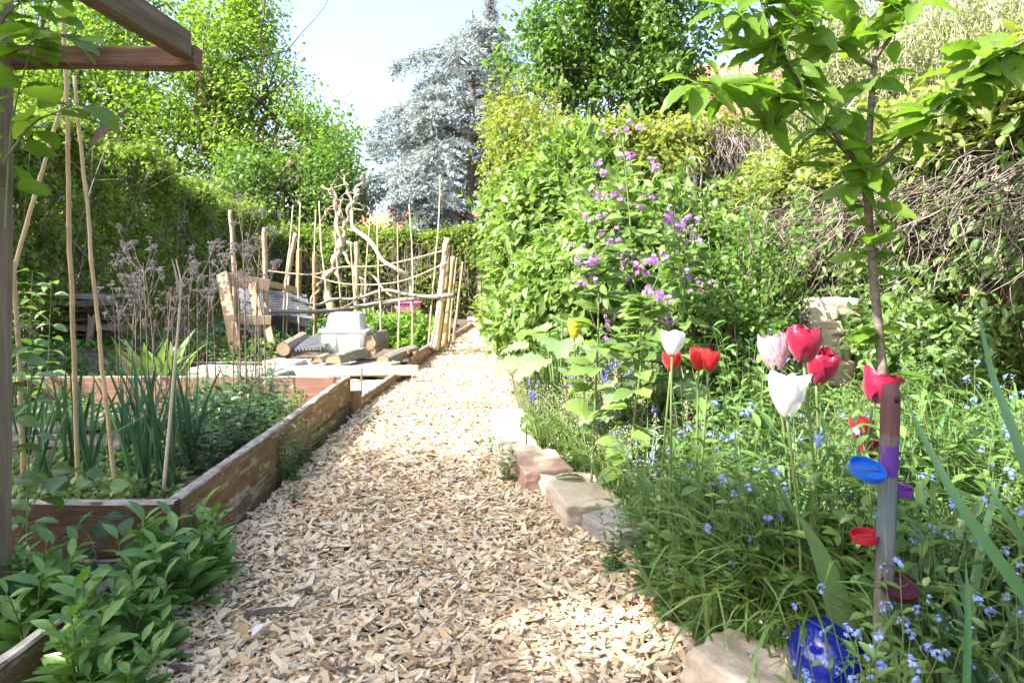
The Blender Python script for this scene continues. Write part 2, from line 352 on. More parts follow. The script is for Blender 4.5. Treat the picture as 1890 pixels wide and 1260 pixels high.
# ---------------- foliage generators ----------------
def ell_pts(n, ells, depth=.35, bump=.12, sd=0, low=-1.0):
    a = np.array([e[3]*e[4]+e[3]*e[5]+e[4]*e[5] for e in ells]); k = rng.choice(len(ells), n, p=a/a.sum()); e = np.array(ells)[k]
    d = rdir(n); d[:, 2] = np.where(d[:, 2] < low, -d[:, 2], d[:, 2])
    pre = e[:, :3]+d*e[:, 3:]
    rr = 1+bump*snoise(pre, 1.6, sd)+bump*.7*snoise(pre, 4.3, sd+3)-depth*rng.random(n)**1.6
    return e[:, :3]+d*e[:, 3:]*rr[:, None], d
def clumped(pos, nrmv, n_sub, rad):
    p = np.repeat(pos, n_sub, 0); q = np.repeat(nrmv, n_sub, 0); return p+rng.normal(size=p.shape)*rad, q
def foliage(b, pos, out, size, var=.35, T=L2, TF=L2F, droop=.3, wid=1.0, up=.9):
    n = len(pos); ax = nrm(rdir(n)+out*.6+[0, 0, -droop]); nor = nrm(out*.5+[0, 0, up]+rng.normal(size=(n, 3))*.55)
    return b.leaves(T, TF, pos, ax, nor, size*(1+U(-var, var, n)), wid, .15)
def limb(b, a, c, r0, r1, sag=.0, wob=.1, k=6, n=9):
    a, c = np.array(a, float), np.array(c, float); L = np.linalg.norm(c-a); t = np.linspace(0, 1, n)[:, None]
    p = a+(c-a)*t; p[:, 2] += (4*t[:, 0]*(1-t[:, 0]))*sag*L
    p[1:-1] += rng.normal(size=(n-2, 3))*wob*L*.25
    b.tube(crm(p, n*2), np.linspace(r0, r1, n*2), k, False); return p
def tree(name, label, base, H1, ells, nl, ls, mat, tr=.25, clus=22, cr=.35, bark='bark', nlimb=14, group='trees behind the garden', hidef=None, cat='tree', wid=1.0, depth=.55, extra=2, gap=(1.0, -9)):
    r = thing(name, label, cat, base, group); base = np.array(base, float)
    b = MB(); top = base+[U(-.3, .3), 0, H1]; tp = crm([base, base*.5+top*.5+[.15, 0, 0], top], 12); b.tube(tp, np.linspace(tr, tr*.35, 12), 8, False)
    ce, no = ell_pts(nlimb, ells, .3, .0)
    for q in ce:
        s = tp[rng.integers(3, 12)]; pl = limb(b, s, q, tr*.32, tr*.05, .05, .22)
        for _ in range(extra): limb(b, pl[rng.integers(3, 8)], q+rng.normal(size=3)*np.linalg.norm(q-s)*.22, tr*.12, tr*.02, 0, .2, 4, 6)
    b.build('trunk', M[bark], r)
    cc, no = ell_pts(nl//clus, ells, depth, .2, rng.integers(99)); gk = snoise(cc, gap[0], 5) > gap[1]; cc, no = cc[gk], no[gk]; p, q = clumped(cc, no, clus, cr)
    if hidef is not None: kk = hidef(p); p, q = p[kk], q[kk]
    b = MB(); foliage(b, p, q, ls, wid=wid); b.build('crown', M[mat], r); return r
def E(px, py, D, rx, rz, ry=None):      # an ellipsoid from where it is seen: centre pixel + distance, radii in metres
    c = P(px, py, D); return (c[0], c[1], c[2], rx, ry or rx, rz)
# trees far left
tree('linden_tree', 'tall fresh green tree reaching out of the picture above the left hedge', (-14.5, 21, 0), 7, [E(20, 80, 21, 3.4, 4.2), E(230, 60, 22, 3.2, 4), E(120, 230, 20, 3.6, 2.4)], 62000, .15, 'tree', .4, 16, .30, depth=.75, gap=(1.2, -.02), nlimb=26)
tree('linden_tree', 'rounded bright green tree between the tallest tree and the blue spruce', (-8.7, 20.5, 0), 6, [E(420, 130, 21, 1.9, 2.2), E(500, 260, 21, 2.1, 2.2), E(590, 310, 20.5, 1.35, 1.8), E(350, 250, 21, 2.0, 2.4), E(440, 20, 21.5, 1.2, 1.3), E(640, 350, 20, .62, 1.0)], 62000, .13, 'tree', .33, 16, .24, depth=.75, gap=(1.3, -.05), nlimb=26)
tree('linden_tree', 'darker green tree just left of the twisted dead trunk', (-5.9, 18.8, 0), 4, [E(560, 400, 18.8, 1.5, 1.0), E(610, 330, 18.8, 1.0, 1.0), E(480, 360, 18.4, 1.4, 1.1)], 24000, .12, 'tree2', .22, 16, .22, gap=(1.5, -.15))
# blue spruce
def spruce():
    base = np.array(P(868, 500, 20)); base[2] = 0
    r = thing('blue_spruce', 'blue grey conifer with drooping branches above the red roof', 'tree', base, None)
    b = MB(); top = np.array([P(872, -20, 20)[0], 20, P(868, 20, 20)[2]])
    tp = crm([base, base+[0, 0, 4], base+[.1, 0, 7], top], 20); b.tube(tp, np.linspace(.15, .02, 20), 7, False)
    pos = []; ax = []; sz = []
    for k in range(112):
        h = U(1.6, 8.0); c = np.array([np.interp(h, tp[:, 2], tp[:, 0]), np.interp(h, tp[:, 2], tp[:, 1]), h])
        R = np.interp(h, [1.5, 2.7, 3.3, 5, 7, 8.6], [1.8, 2.1, 3.0, 2.9, 1.9, .5])*U(.55, 1.05); a = U(0, 2*math.pi); d = np.array([math.cos(a), math.sin(a), 0])
        if d[0] < 0: R *= 1.12
        pts = crm([c, c+d*R*.5+[0, 0, .06*R+.2], c+d*R*.85+[0, 0, .1], c+d*R+[0, 0, -.05]], 12)
        b.tube(pts, np.linspace(.04, .008, 12), 4, False)
        for s in range(int(10+R*11)):
            u = U(.12, 1); q = np.array([np.interp(u, np.linspace(0, 1, 12), pts[:, i]) for i in range(3)])
            sd = (-1)**s; l = R*.36*(1.15-u)+.18; dd = nrm(np.array([-d[1]*sd, d[0]*sd, 0])*U(.5, 1)+d*U(.3, .8)+[0, 0, U(-.55, .1)])
            m_ = 11; tt = U(0, 1, m_)[:, None]; pp = q+dd*l*tt+[0, 0, -.22]*tt**2*l*2
            pos.append(pp); ax.append(np.repeat(dd[None], m_, 0)+rng.normal(size=(m_, 3))*.55+[0, 0, -.15]); sz.append(U(.09, .2, m_))
            if s % 3 == 0: b.stems(q, q+dd*l, .008, .003, 0, 3)
    b.build('trunk', M['bark'], r)
    pos = np.concatenate(pos); ax = np.concatenate(ax); sz = np.concatenate(sz); n = len(pos)
    b = MB(); b.leaves(L2, L2F, pos, ax, rdir(n, .8), sz, .5); b.leaves(L2, L2F, pos+rng.normal(size=pos.shape)*.05, nrm(ax+rng.normal(size=ax.shape)*.6), rdir(n, .4), sz*.8, .4)
    b.build('crown', M['conifer'], r)
spruce()
# thin conifer tops behind
for (px, pt, D, lb) in ((905, -10, 24, 'bare spiky conifer top behind the blue spruce'),):
    base = P(px, 500, D); base[2] = 0; r = thing('bare_conifer', lb, 'tree', base)
    b = MB(); tz = P(px, pt, D)[2]; b.tube([base, base*[1, 1, 0]+[.05, 0, tz*.6], base*[1, 1, 0]+[0, 0, tz]], [.15, .07, .01], 6, False)
    n = 420; hh = U(.45, 1, n)*tz; a = U(0, 6.28, n); R = (tz*1.02-hh)*.28*U(.5, 1, n)+.08; bs = base*[1, 1, 0]+np.stack([0*hh, 0*hh, hh], -1)
    tips = bs+np.stack([np.cos(a)*R, np.sin(a)*R, -.15*R], -1); c = b.stems(bs, tips, .018, .006, 0, 5)
    m_ = c[:, 1:].reshape(-1, 3); b.stems(m_, m_+rng.normal(size=m_.shape)*.16, .007, .004, 0, 2)
    b.build('trunk', M['bark'], r)
    b = MB(); m_ = np.repeat(m_, 2, 0)+rng.normal(size=(len(m_)*2, 3))*.08; b.leaves(L2, L2F, m_, rdir(len(m_)), rdir(len(m_), .5), .09, .5); b.build('crown', M['conifer'], r)
# right centre tree (glossy broad leaves, several thin stems)
def rtree():
    base = np.array([1.3, 9.6, 0]); r = thing('leafy_tree', 'dense dark green broadleaf tree behind the vine covered arbour', 'tree', base)
    ells = [E(1090, 70, 9.6, 1.05, .8), E(1230, 60, 9.8, .95, .85), E(1010, 130, 9.4, .62, .55), E(1170, 170, 9.4, .9, .5), E(1150, -40, 9.6, 1.3, .6), E(1270, 190, 9.8, .45, .5), E(975, 50, 9.5, .35, .25)]
    b = MB()
    for px, tx in ((1062, 1030), (1085, 1090), (1108, 1150), (1118, 1230), (1180, 1260)):
        a = P(px, 500, 9.6); a[2] = 0; pl = limb(b, a, P(tx, 60, 9.6), .045, .012, 0, .05, 6, 8)
        for _ in range(5): e = ells[rng.integers(len(ells))]; limb(b, pl[rng.integers(3, 7)], np.array(e[:3])+rng.normal(size=3)*.4, .018, .005, 0, .2, 4, 6)
    b.build('trunk', M['bark'], r)
    cc, no = ell_pts(1900, ells, .8, .32, 4); gk = snoise(cc, 2.6, 8) > -.12; cc, no = cc[gk], no[gk]; p, q = clumped(cc, no, 18, .09)
    b = MB(); foliage(b, p, q, .085, T=L3, TF=L3F, up=1.0); b.build('crown', M['tree2'], r)
rtree()
# hedges
def hedge(name, label, a, c, top, thick, nl, ls, mat='hedge', bump=.22, cat='hedge', group=None, bottom=0.35, twigs=900, chamf=.35):
    a = np.array(a, float); c = np.array(c, float); L = np.linalg.norm(c-a); d = (c-a)/L; s = np.array([-d[1], d[0], 0])
    r = thing(name, label, cat, (a+c)/2*[1, 1, 0], group)
    n = nl//9; u = rng.random(n)*L; tp = np.interp(u, np.linspace(0, L, len(top)), top)
    w_ = rng.random(n); face = rng.random(n)
    h = np.where(face < .72, rng.random(n)**.8*tp, tp*(1-.10*rng.random(n)**2)); sg = np.where(face < .72, -thick/2*(1-.7*rng.random(n)**1.8), U(-.5, .5, n)*thick)
    sg = np.where((face < .72) & (rng.random(n) < .12), -sg, sg)
    rb = np.clip((h/tp-.5)/.5, 0, 1); sg = sg*(1-chamf*rb**1.4)
    base = a+d*u[:, None]+s*sg[:, None]; base[:, 2] = h
    bp = bump*snoise(base, 1.5, 2)+bump*.6*snoise(base, 4, 7); base += s*(np.sign(sg)*bp)[:, None]; base[:, 2] += bp*rb*1.1
    low = rng.random(n) < smooth(0, bottom, h/tp)*.85+.15; base, sg = base[low], sg[low]
    p, q = clumped(base, np.sign(sg)[:, None]*s+[0, 0, .6], 9, .07); q = nrm(q)
    b = MB(); foliage(b, p, q, ls); b.build('foliage', M[mat], r)
    b = MB(); u = rng.random(twigs)*L; bs = a+d*u[:, None]+s*(U(-.42, .42, twigs)*thick)[:, None]; bs[:, 2] = 0
    tpz = np.interp(u, np.linspace(0, L, len(top)), top); tt = bs+rng.normal(size=bs.shape)*.22; tt[:, 2] = tpz*U(.5, .97, twigs)
    cc = b.stems(bs, tt, .012, .004, 0, 7, out=rng.normal(size=bs.shape)*.05); m_ = cc[:, 1:].reshape(-1, 3); b.stems(m_, m_+rng.normal(size=m_.shape)*.17, .005, .002, 0, 2)
    n = int(L*38); u = rng.random(n)*L; bs = a+d*u[:, None]+s*(U(-.5, .4, n)*thick)[:, None]; bs[:, 2] = np.interp(u, np.linspace(0, L, len(top)), top)*U(.84, .97, n)
    cc = b.stems(bs, bs+np.stack([rng.normal(size=n)*.08, rng.normal(size=n)*.08, U(.15, .4, n)], 1), .003, .002, 0, 8); b.build('stem', M['twig'], r); cc = np.repeat(cc[:, 2:].reshape(-1, 3), 3, 0); cc = cc+rng.normal(size=cc.shape)*.02
    b = MB(); foliage(b, cc, rdir(len(cc), .3), ls*.9, droop=-.1); b.build('young_leaves', M[mat], r); return r
hedge('garden_hedge', 'high clipped leafy hedge running along the left side', (-5.25, 2.6, 0), (-5.35, 13.5, 0), [2.15, 2.25, 2.35, 2.55, 2.5, 2.4, 2.3, 2.15, 2.05], 1.3, 145000, .062, twigs=900, chamf=.7)
hedge('garden_hedge', 'lower hedge closing the far end of the garden', (-5.0, 14.0, 0), (.8, 13.9, 0), [1.75, 1.7, 1.66, 1.7, 1.62, 1.6, 1.5], .8, 52000, .075, bottom=.75, twigs=1600)
# left hedge extra tall shrub nearer the viewer
# ---------------- houses ----------------
def tilemat(name, a, b_):
    m, t, o = new_mat(name); v = mapping(t, (1, 1, 1)); br = nd(t, "ShaderNodeTexBrick"); t.links.new(v, br.inputs['Vector'])
    br.inputs['Scale'].default_value = 1; br.inputs['Brick Width'].default_value = .25; br.inputs['Row Height'].default_value = .34; br.inputs['Mortar Size'].default_value = .018
    br.inputs['Color1'].default_value = (*a, 1); br.inputs['Color2'].default_value = (*b_, 1); br.inputs['Mortar'].default_value = (a[0]*.35, a[1]*.35, a[2]*.35, 1)
    p = prin(t, br.outputs[0], .8, .2, br.outputs[1], -.8, .03); t.links.new(p.outputs[0], o.inputs[0]); return m
M['tile'] = tilemat('red_roof_tiles', (.40, .15, .095), (.46, .19, .12))
M['render'] = plain('pale_render', (.62, .58, .50), .9, .2, .08, 3)
M['glass'] = plain('window_glass', (.05, .06, .07), .08, .6, .1)
def house(name, label, x0, x1, y0, y1, he, hr, wall, roof, wins, over=.35, chim=None):
    r = thing(name, label, 'house', ((x0+x1)/2, (y0+y1)/2, 0)); ym = (y0+y1)/2
    b = MB(); v = [(x0, y0, 0), (x1, y0, 0), (x1, y1, 0), (x0, y1, 0), (x0, y0, he), (x1, y0, he), (x1, y1, he), (x0, y1, he), (x0, ym, hr-.05), (x1, ym, hr-.05)]
    b.add(v, np.array([(0, 1, 5, 4), (1, 2, 6, 5), (2, 3, 7, 6), (3, 0, 4, 7)])); b.f += [np.array([(4, 7, 8), (5, 9, 6)])]; b.build('wall', M[wall], r, False)
    sl_ = (hr-he)/(ym-y0); k = over
    for sgn, yb in ((1, y0), (-1, y1)):
        L = math.hypot(ym-y0+k, (hr-he)*(1+k/(ym-y0))); ang = math.atan2(hr-he, ym-y0)
        o = MB().add(np.array([(sx*(x1-x0+.6)/2, yy_, zz) for zz in (0, .09) for yy_ in (0, L) for sx in (-1, 1)]), np.array([(0, 2, 3, 1), (4, 5, 7, 6), (0, 1, 5, 4), (2, 6, 7, 3), (0, 4, 6, 2), (1, 3, 7, 5)])).mesh('roof', M[roof], False)
        oo = bpy.data.objects.new('roof', o); COL.objects.link(oo); oo.parent = r
        oo.location = (0, yb-sgn*k-(y0+y1)/2, he-k*sl_+.004); oo.rotation_euler = (ang, 0, 0 if sgn == 1 else math.pi)
    for (wx, wz, ww, wh) in wins:
        f = MB()
        for (cx, cz, sx, sz) in ((wx, wz+wh/2, ww+.12, .07), (wx, wz-wh/2, ww+.12, .07), (wx-ww/2, wz, .07, wh-.07), (wx+ww/2, wz, .07, wh-.07), (wx, wz, .05, wh-.07)):
            f.plank((cx-sx/2, y0-.03, cz), (cx+sx/2, y0-.03, cz), .08, sz, (0, 0, 1), 0, 2, .004)
        fr = f.build('window', M['white'], r, False)
        q = MB().plank((wx-ww/2+.03, y0-.012, wz), (wx+ww/2-.03, y0-.012, wz), .02, wh-.06, (0, 0, 1), 0, 2, .001).build('pane', M['glass'], fr, False)
    if chim:
        cx, cy, cz, s, hh = chim; b = MB(); b.plank((cx, cy, cz), (cx, cy, cz+hh), s, s, (0, 1, 0), 0, 4, .01); b.plank((cx, cy, cz+hh+.001), (cx, cy, cz+hh+.08), s+.1, s+.1, (0, 1, 0), 0, 2, .01); b.build('chimney', M['brick'], r, False)
    return r
M['white'] = plain('white_paint', (.75, .75, .73), .5, .4, .04)
m, t, o = new_mat('red_brick'); v = nd(t, "ShaderNodeTexCoord").outputs['Object']
mp = nd(t, "ShaderNodeMapping"); mp.inputs['Rotation'].default_value = (math.radians(90), 0, math.radians(90)); t.links.new(v, mp.inputs[0])
sx = nd(t, "ShaderNodeSeparateXYZ"); t.links.new(v, sx.inputs[0]); cb = nd(t, "ShaderNodeCombineXYZ"); ad = nd(t, "ShaderNodeMath", operation='ADD'); t.links.new(sx.outputs[0], ad.inputs[0]); t.links.new(sx.outputs[1], ad.inputs[1]); t.links.new(ad.outputs[0], cb.inputs[0]); t.links.new(sx.outputs[2], cb.inputs[1])
br = nd(t, "ShaderNodeTexBrick"); t.links.new(cb.outputs[0], br.inputs['Vector']); br.inputs['Scale'].default_value = 1; br.inputs['Brick Width'].default_value = .26; br.inputs['Row Height'].default_value = .08; br.inputs['Mortar Size'].default_value = .008
br.inputs['Color1'].default_value = (.42, .15, .07, 1); br.inputs['Color2'].default_value = (.30, .11, .06, 1); br.inputs['Mortar'].default_value = (.42, .38, .33, 1)
cc = mixc(t, noise_n(t, 7, 5, v), br.outputs[0], mixc(t, .5, br.outputs[0], (.5, .3, .2))); p = prin(t, cc, .9, .2, br.outputs[1], -.6, .01); t.links.new(p.outputs[0], o.inputs[0]); M['brick'] = m
house('tiled_house', 'house with a long red tiled roof behind the far hedge', -7.6, 4.6, 27, 33, 1.95, 3.1, 'brick', 'tile', [(-6, 1.0, 1, .9), (-2, 1.0, 1, .9)], chim=None)
house('tiled_house', 'farther brick house whose flat red roofline shows above the nearest roof', -9.2, 3, 40, 47, 3.7, 4.6, 'brick', 'tile', [(-3.6, 2.9, .8, .5)], chim=(-7.3, 41.5, 4.0, .5, .9))
house('pale_house', 'pale rendered house with a tiled roof beyond the right wall', 3.9, 12.5, 11.0, 17.5, 3.25, 5.2, 'render', 'tile', [(6.6, 2.5, 1.3, .7)])
# ---------------- timber, raised beds ----------------
def weather(name, dark, mid, light, axis, flake=None, top=(.34, .32, .29), **k):
    m = woodmat(name, dark, mid, light, axis, flake=flake, **k); t = m.node_tree; p = [n for n in t.nodes if n.type == 'BSDF_PRINCIPLED'][0]
    src = p.inputs['Base Color'].links[0].from_socket; g = nd(t, "ShaderNodeNewGeometry"); s = nd(t, "ShaderNodeSeparateXYZ"); t.links.new(g.outputs['True Normal'], s.inputs[0])
    n = noise_n(t, 18, 5, mapping(t, (1, 1, 1))); ad = nd(t, "ShaderNodeMath", operation='MULTIPLY_ADD'); t.links.new(n, ad.inputs[0]); ad.inputs[1].default_value = .9; t.links.new(s.outputs[2], ad.inputs[2])
    c = mixc(t, ramp(t, ad.outputs[0], [(.95, (0, 0, 0)), (1.25, (1, 1, 1))]), src, mixc(t, ramp(t, n, [(.35, (0, 0, 0)), (.6, (1, 1, 1))]), (.16, .13, .11), top))
    t.links.new(c, p.inputs['Base Color']); return m
BR = ((.09, .05, .025), (.21, .13, .065), (.34, .23, .125))
M['boardy'] = weather('weathered_board', *BR, 1, flake=(.46, .38, .25)); M['boardx'] = weather('brown_board_shade_tone', (.035, .020, .013), (.08, .046, .028), (.14, .088, .055), 0)  # boardx: colour darkened for the shade on the near bed board
M['boardfar'] = weather('pink_brown_board_sun_tone', (.14, .07, .045), (.25, .135, .095), (.33, .20, .15), 0); M['boardz'] = weather('upright_stake', (.14, .09, .045), (.27, .18, .09), (.36, .26, .15), 2, top=(.3, .24, .17))  # boardfar: lighter pink copy, sunlight on the far board put into the colour
M['beam'] = woodmat('pergola_timber', (.07, .05, .03), (.135, .10, .06), (.21, .165, .105), 1, 45); M['beamx'] = woodmat('cross_beam_timber', (.07, .035, .02), (.17, .095, .06), (.28, .18, .125), 0, 45)
M['post'] = woodmat('grey_post_timber', (.12, .09, .06), (.20, .155, .105), (.28, .225, .16), 2, 60)
M['greywood'] = woodmat('grey_driftwood', (.10, .085, .07), (.22, .195, .165), (.36, .33, .285), 0, 50, isl=.1)
M['oldwood'] = woodmat('old_dark_wood', (.07, .05, .035), (.16, .12, .085), (.28, .22, .16), 0, 40, isl=.1); M['pine'] = woodmat('pale_planed_wood', (.20, .14, .08), (.32, .235, .145), (.42, .32, .21), 2, 50)
M['endgrain'] = woodmat('sawn_log_end', (.16, .11, .065), (.27, .20, .125), (.36, .27, .18), 1, 60, stretch=1)
M['sand'] = rockmat('straw_sand', (.34, .28, .19), (.47, .40, .29), (.58, .51, .4), 30)
M['iron'] = plain('rusty_iron', (.10, .06, .045), .7, .5, .4, 40)
def board(parent, a, c, zt, zb, th, mat, name='board', jit=.0018, n=30, dy=0):
    a = np.array([a[0], a[1], (zt+zb)/2]); c = np.array([c[0], c[1], (zt+zb)/2+dy]); b = MB(); b.plank(a, c, th, zt-zb, (0, 0, 1), jit, n, .006); return b.build(name, M[mat], parent)
bed = thing('raised_bed', 'large raised bed of stacked weathered boards on the left, planted with onions and mint', 'raised bed', (-2.1, 3.4, 0))
board(bed, (-1.085, 2.19), (-1.145, 4.70), .272, .10, .042, 'boardy', jit=.003, n=60)
board(bed, (-1.086, 2.19), (-1.146, 4.70), .097, -.05, .038, 'boardy', n=60)
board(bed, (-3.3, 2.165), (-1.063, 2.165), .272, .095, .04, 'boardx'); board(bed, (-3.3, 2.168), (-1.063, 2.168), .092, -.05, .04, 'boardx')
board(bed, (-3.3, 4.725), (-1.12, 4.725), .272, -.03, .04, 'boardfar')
board(bed, (-3.32, 2.19), (-3.32, 4.70), .27, -.05, .04, 'boardy')
b = MB().plank((-1.15, 2.215, -.05), (-1.15, 2.215, .22), .05, .05, (0, 1, 0), .001, 8); b.build('corner_post', M['boardz'], bed)
def soil(x0, x1, y0, y1, z, mat, name='soil', bump=.02):
    xs = np.linspace(x0, x1, 60); ys = np.linspace(y0, y1, 60); X, Y = np.meshgrid(xs, ys); q = np.stack([X, Y, 0*X], -1).reshape(-1, 3); q[:, 2] = z+bump*snoise(q, 4, 1)+bump*.4*snoise(q, 17, 3)
    i, j = np.meshgrid(np.arange(59), np.arange(59), indexing='ij'); b = MB().add(q, np.stack([i*60+j, i*60+j+1, (i+1)*60+j+1, (i+1)*60+j], -1).reshape(-1, 4)); return tag(b.build(name, M[mat]), kind='structure')
soil(-3.3, -1.1, 2.18, 4.71, .10, 'soil')
st = thing('wooden_stake', 'short square stake at the far corner of the large raised bed', 'stake', (-1.10, 4.78, 0)); MB().plank((-1.08, 4.76, -.1), (-1.09, 4.77, .165), .075, .028, (0, 1, 0), .001, 8).build('shaft', M['boardz'], st)
st = thing('wooden_stake', 'thin grey stick standing behind the corner of the large raised bed', 'stake', (-1.10, 4.9, 0)); MB().plank((-1.09, 4.93, -.1), (-1.085, 4.93, .30), .012, .012, (0, 1, 0), .001, 8).build('shaft', M['post'], st)
bed2 = thing('raised_bed', 'low plank edged bed in the middle holding pale sand and slabs', 'raised bed', (-2, 5.7, 0))
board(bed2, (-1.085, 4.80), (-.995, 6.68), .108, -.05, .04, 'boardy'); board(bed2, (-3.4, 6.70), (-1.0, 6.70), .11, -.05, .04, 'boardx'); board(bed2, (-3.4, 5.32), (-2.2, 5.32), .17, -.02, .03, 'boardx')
MB().plank((-.99, 6.72, -.1), (-.99, 6.72, .16), .05, .04, (0, 1, 0), .001, 8).build('corner_post', M['boardz'], bed2)
soil(-3.4, -1.06, 4.75, 6.69, .05, 'sand')
bed3 = thing('raised_bed', 'plank edged bed full of bright salad plants inside the cane trellis', 'raised bed', (-2, 8.5, 0))
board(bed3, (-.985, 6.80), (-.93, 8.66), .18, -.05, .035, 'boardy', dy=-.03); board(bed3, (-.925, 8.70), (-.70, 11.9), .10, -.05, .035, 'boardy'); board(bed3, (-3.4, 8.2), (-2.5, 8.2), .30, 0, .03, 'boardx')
MB().plank((-.965, 6.76, -.1), (-.965, 6.76, .2), .035, .06, (0, 1, 0), .001, 8).build('corner_post', M['boardz'], bed3)
soil(-3.6, -.96, 6.73, 12.2, .08, 'soil')
bed4 = thing('raised_bed', 'low bed in the lower left corner overgrown with broad leaved seedlings', 'raised bed', (-1.5, 1.5, 0))
board(bed4, (-1.17, .9), (-1.135, 2.14), .125, .03, .035, 'boardy'); board(bed4, (-1.172, .9), (-1.137, 2.14), .027, -.05, .030, 'boardy')
soil(-2.6, -1.14, .5, 2.15, .035, 'soil')
# white plank
b = MB().plank(P(470, 684, 6.05), P(772, 683, 5.95), .03, .085, (0, 0, 1), .001, 20); tag(b.build('plank', plain('whitewashed_plank', (.44, .385, .30), .8, .2, .08), origin=tuple(G(620, 690, .05))), 'pale bleached plank standing on edge across the sand bed', 'plank')
# pergola
pg = thing('pergola', 'grey timber pergola corner with one post at the left edge and two beams overhead', 'pergola', (-1.33, 1.78, 0))
MB().plank((-1.378, 1.77, 0), (-1.384, 1.79, 1.95), .095, .095, (0, 1, 0), .0006, 40, .004).build('post', M['post'], pg)
MB().plank((-2.6, 1.84, 1.578), (-.845, 1.84, 1.573), .05, .055, (0, 0, 1), .0022, 60, .004).build('beam', M['beamx'], pg)
MB().plank((-.868, 1.80, 1.597), (-.868, -.9, 1.53), .045, .068, (0, 0, 1), .0007, 50, .003).build('beam', M['beam'], pg)
MB().plank((-1.7, .62, 1.585), (-.2, .62, 1.56), .045, .06, (0, 0, 1), .0007, 20, .003).build('beam', M['beamx'], pg) if False else None

# ---------------- canes, trellis ----------------
M['cane'] = woodmat('bamboo_cane', (.34, .24, .12), (.50, .38, .21), (.60, .48, .29), 2, 30, .45); M['palecane'] = woodmat('bleached_cane', (.46, .38, .25), (.58, .49, .34), (.66, .58, .43), 2, 30, .5)
M['stick'] = woodmat('bare_stick', (.22, .16, .11), (.38, .29, .2), (.5, .41, .3), 2, 40, .8); M['rope'] = woodmat('jute_rope', (.32, .25, .16), (.44, .35, .23), (.54, .44, .3), 0, 90)
def cane(a, c, r, label, mat='cane', node=.22, wob=.004, cat='cane', group=None, name='bamboo_cane', k=8):
    a, c = np.array(a), np.array(c); L = np.linalg.norm(c-a); n = max(8, int(L/.05)); t = np.linspace(0, 1, n); p = a+(c-a)*t[:, None]
    p += np.cumsum(rng.normal(size=(n, 3))*wob*.35, 0)*np.sin(np.pi*t)[:, None]
    rad = r*(1-.3*t); ts = []; pts = []; rr = []
    for i in range(n):
        pts.append(p[i]); rr.append(rad[i])
    nn_ = np.arange(node*.6, L, node)/L; bulge = np.zeros(n)
    q = np.sort(np.concatenate([t]+[[x-.006/L, x, x+.006/L] for x in nn_])); pp = np.stack([np.interp(q, t, p[:, i]) for i in range(3)], 1); rq = np.interp(q, t, rad)
    for x in nn_: rq = rq+r*.22*np.exp(-((q-x)*L/.005)**2)
    return tag(MB().tube(pp, rq, k).build(name, M[mat], origin=tuple(a)), label, cat, group)
cane(P(145, 905, 2.75), P(112, -60, 2.35), .0095, 'tall pale cane passing behind the pergola cross beam', 'cane', .3)
cane(P(216, 930, 2.62), P(137, 140, 2.5), .0085, 'leaning cane with a torn dry leaf sheath near its top', 'cane', .26, .006)
cane(P(45, 905, 2.6), P(25, 482, 2.35), .010, 'yellow jointed bamboo cane beside the pergola post', 'cane', .18)
cane(P(8, 560, 2.4), P(128, 150, 2.45), .008, 'cane slanting up to the right towards the cane tips', 'cane', .24)
b = MB(); b.leaves(*leaf_t(10, lambda t: .01+.08*math.sin(math.pi*min(1, t*.95+.03))*(1.2-t), .8, .05), [P(170, 272, 2.5)], nrm(np.array(P(240, 200, 2.45))-P(170, 272, 2.5)), [0, -1, .3], .21); tag(b.build('dry_leaf', M['twig'], origin=tuple(P(170, 272, 2.5))), 'pinkish dry leaf sheath sticking out from the leaning cane', 'dry leaf')
gd = thing('dry_stalk', 'straw coloured dead leaf stalk with a bent tip among the onions', 'dry stalk', tuple(G(300, 925, .1)))
MB().tube(crm([P(300, 925, 2.67), P(318, 720, 2.66), P(333, 540, 2.65), P(325, 478, 2.65)], 16), np.linspace(.008, .002, 16), 5).build('stem', M['palecane'], gd)
b = MB(); b.blades([P(331, 560, 2.65)], [(-.12, 0, 1)], .18, .02, .1); b.blades([P(331, 535, 2.65)], [(.3, 0, 1)], .24, .016, 1.45, 9); b.build('leaf', M['palecane'], gd)
# trellis
tr = 'thin canes of the curved trellis'
for i, (x0, y0, x1, y1, lb) in enumerate([
    (520, 637, 541, 379, 'leftmost tall cane of the trellis leaning right'), (551, 622, 554, 374, 'upright trellis cane in front of the brown stake'), (579, 627, 583, 387, 'straight trellis cane just right of the flat stones'),
    (611, 590, 589, 372, 'trellis cane leaning left behind the white box'), (636, 588, 619, 430, 'shorter cane rising behind the left half of the white box'), (655, 588, 647, 452, 'shortest cane behind the middle of the white box'),
    (671, 600, 684, 396, 'trellis cane leaning right at the right side of the white box'), (704, 617, 696, 380, 'tall pale cane in front of the red roof'), (735, 633, 734, 412, 'shorter upright cane in front of the salad bed'),
    (761, 633, 755, 377, 'upright cane crossing the forked grey limb'), (790, 633, 812, 323, 'tallest trellis cane leaning right before the spruce'), (528, 633, 533, 510, 'short cane beside the leftmost trellis cane')]):
    D = 8.0 if y0 > 600 else 8.3; a = P(x0, max(y0, 636), D); a[2] = .05; cane(a, P(x1, y1, D-.15+.3*(i % 2)), .0095, lb, 'palecane', .28, .008, group=tr, k=6)
def stick(pts, r0, r1, label, mat='stick', name='wooden_stake', cat='stake', knots=True, group=None, k=7):
    p = crm(pts, 26); r = np.linspace(r0, r1, 26)*(1+.05*rng.normal(size=26)); p[1:-1] += np.cumsum(rng.normal(size=(24, 3)), 0)*r0*.05
    return tag(MB().tube(p, r, k).build(name, M[mat], origin=tuple(pts[0])), label, cat, group)
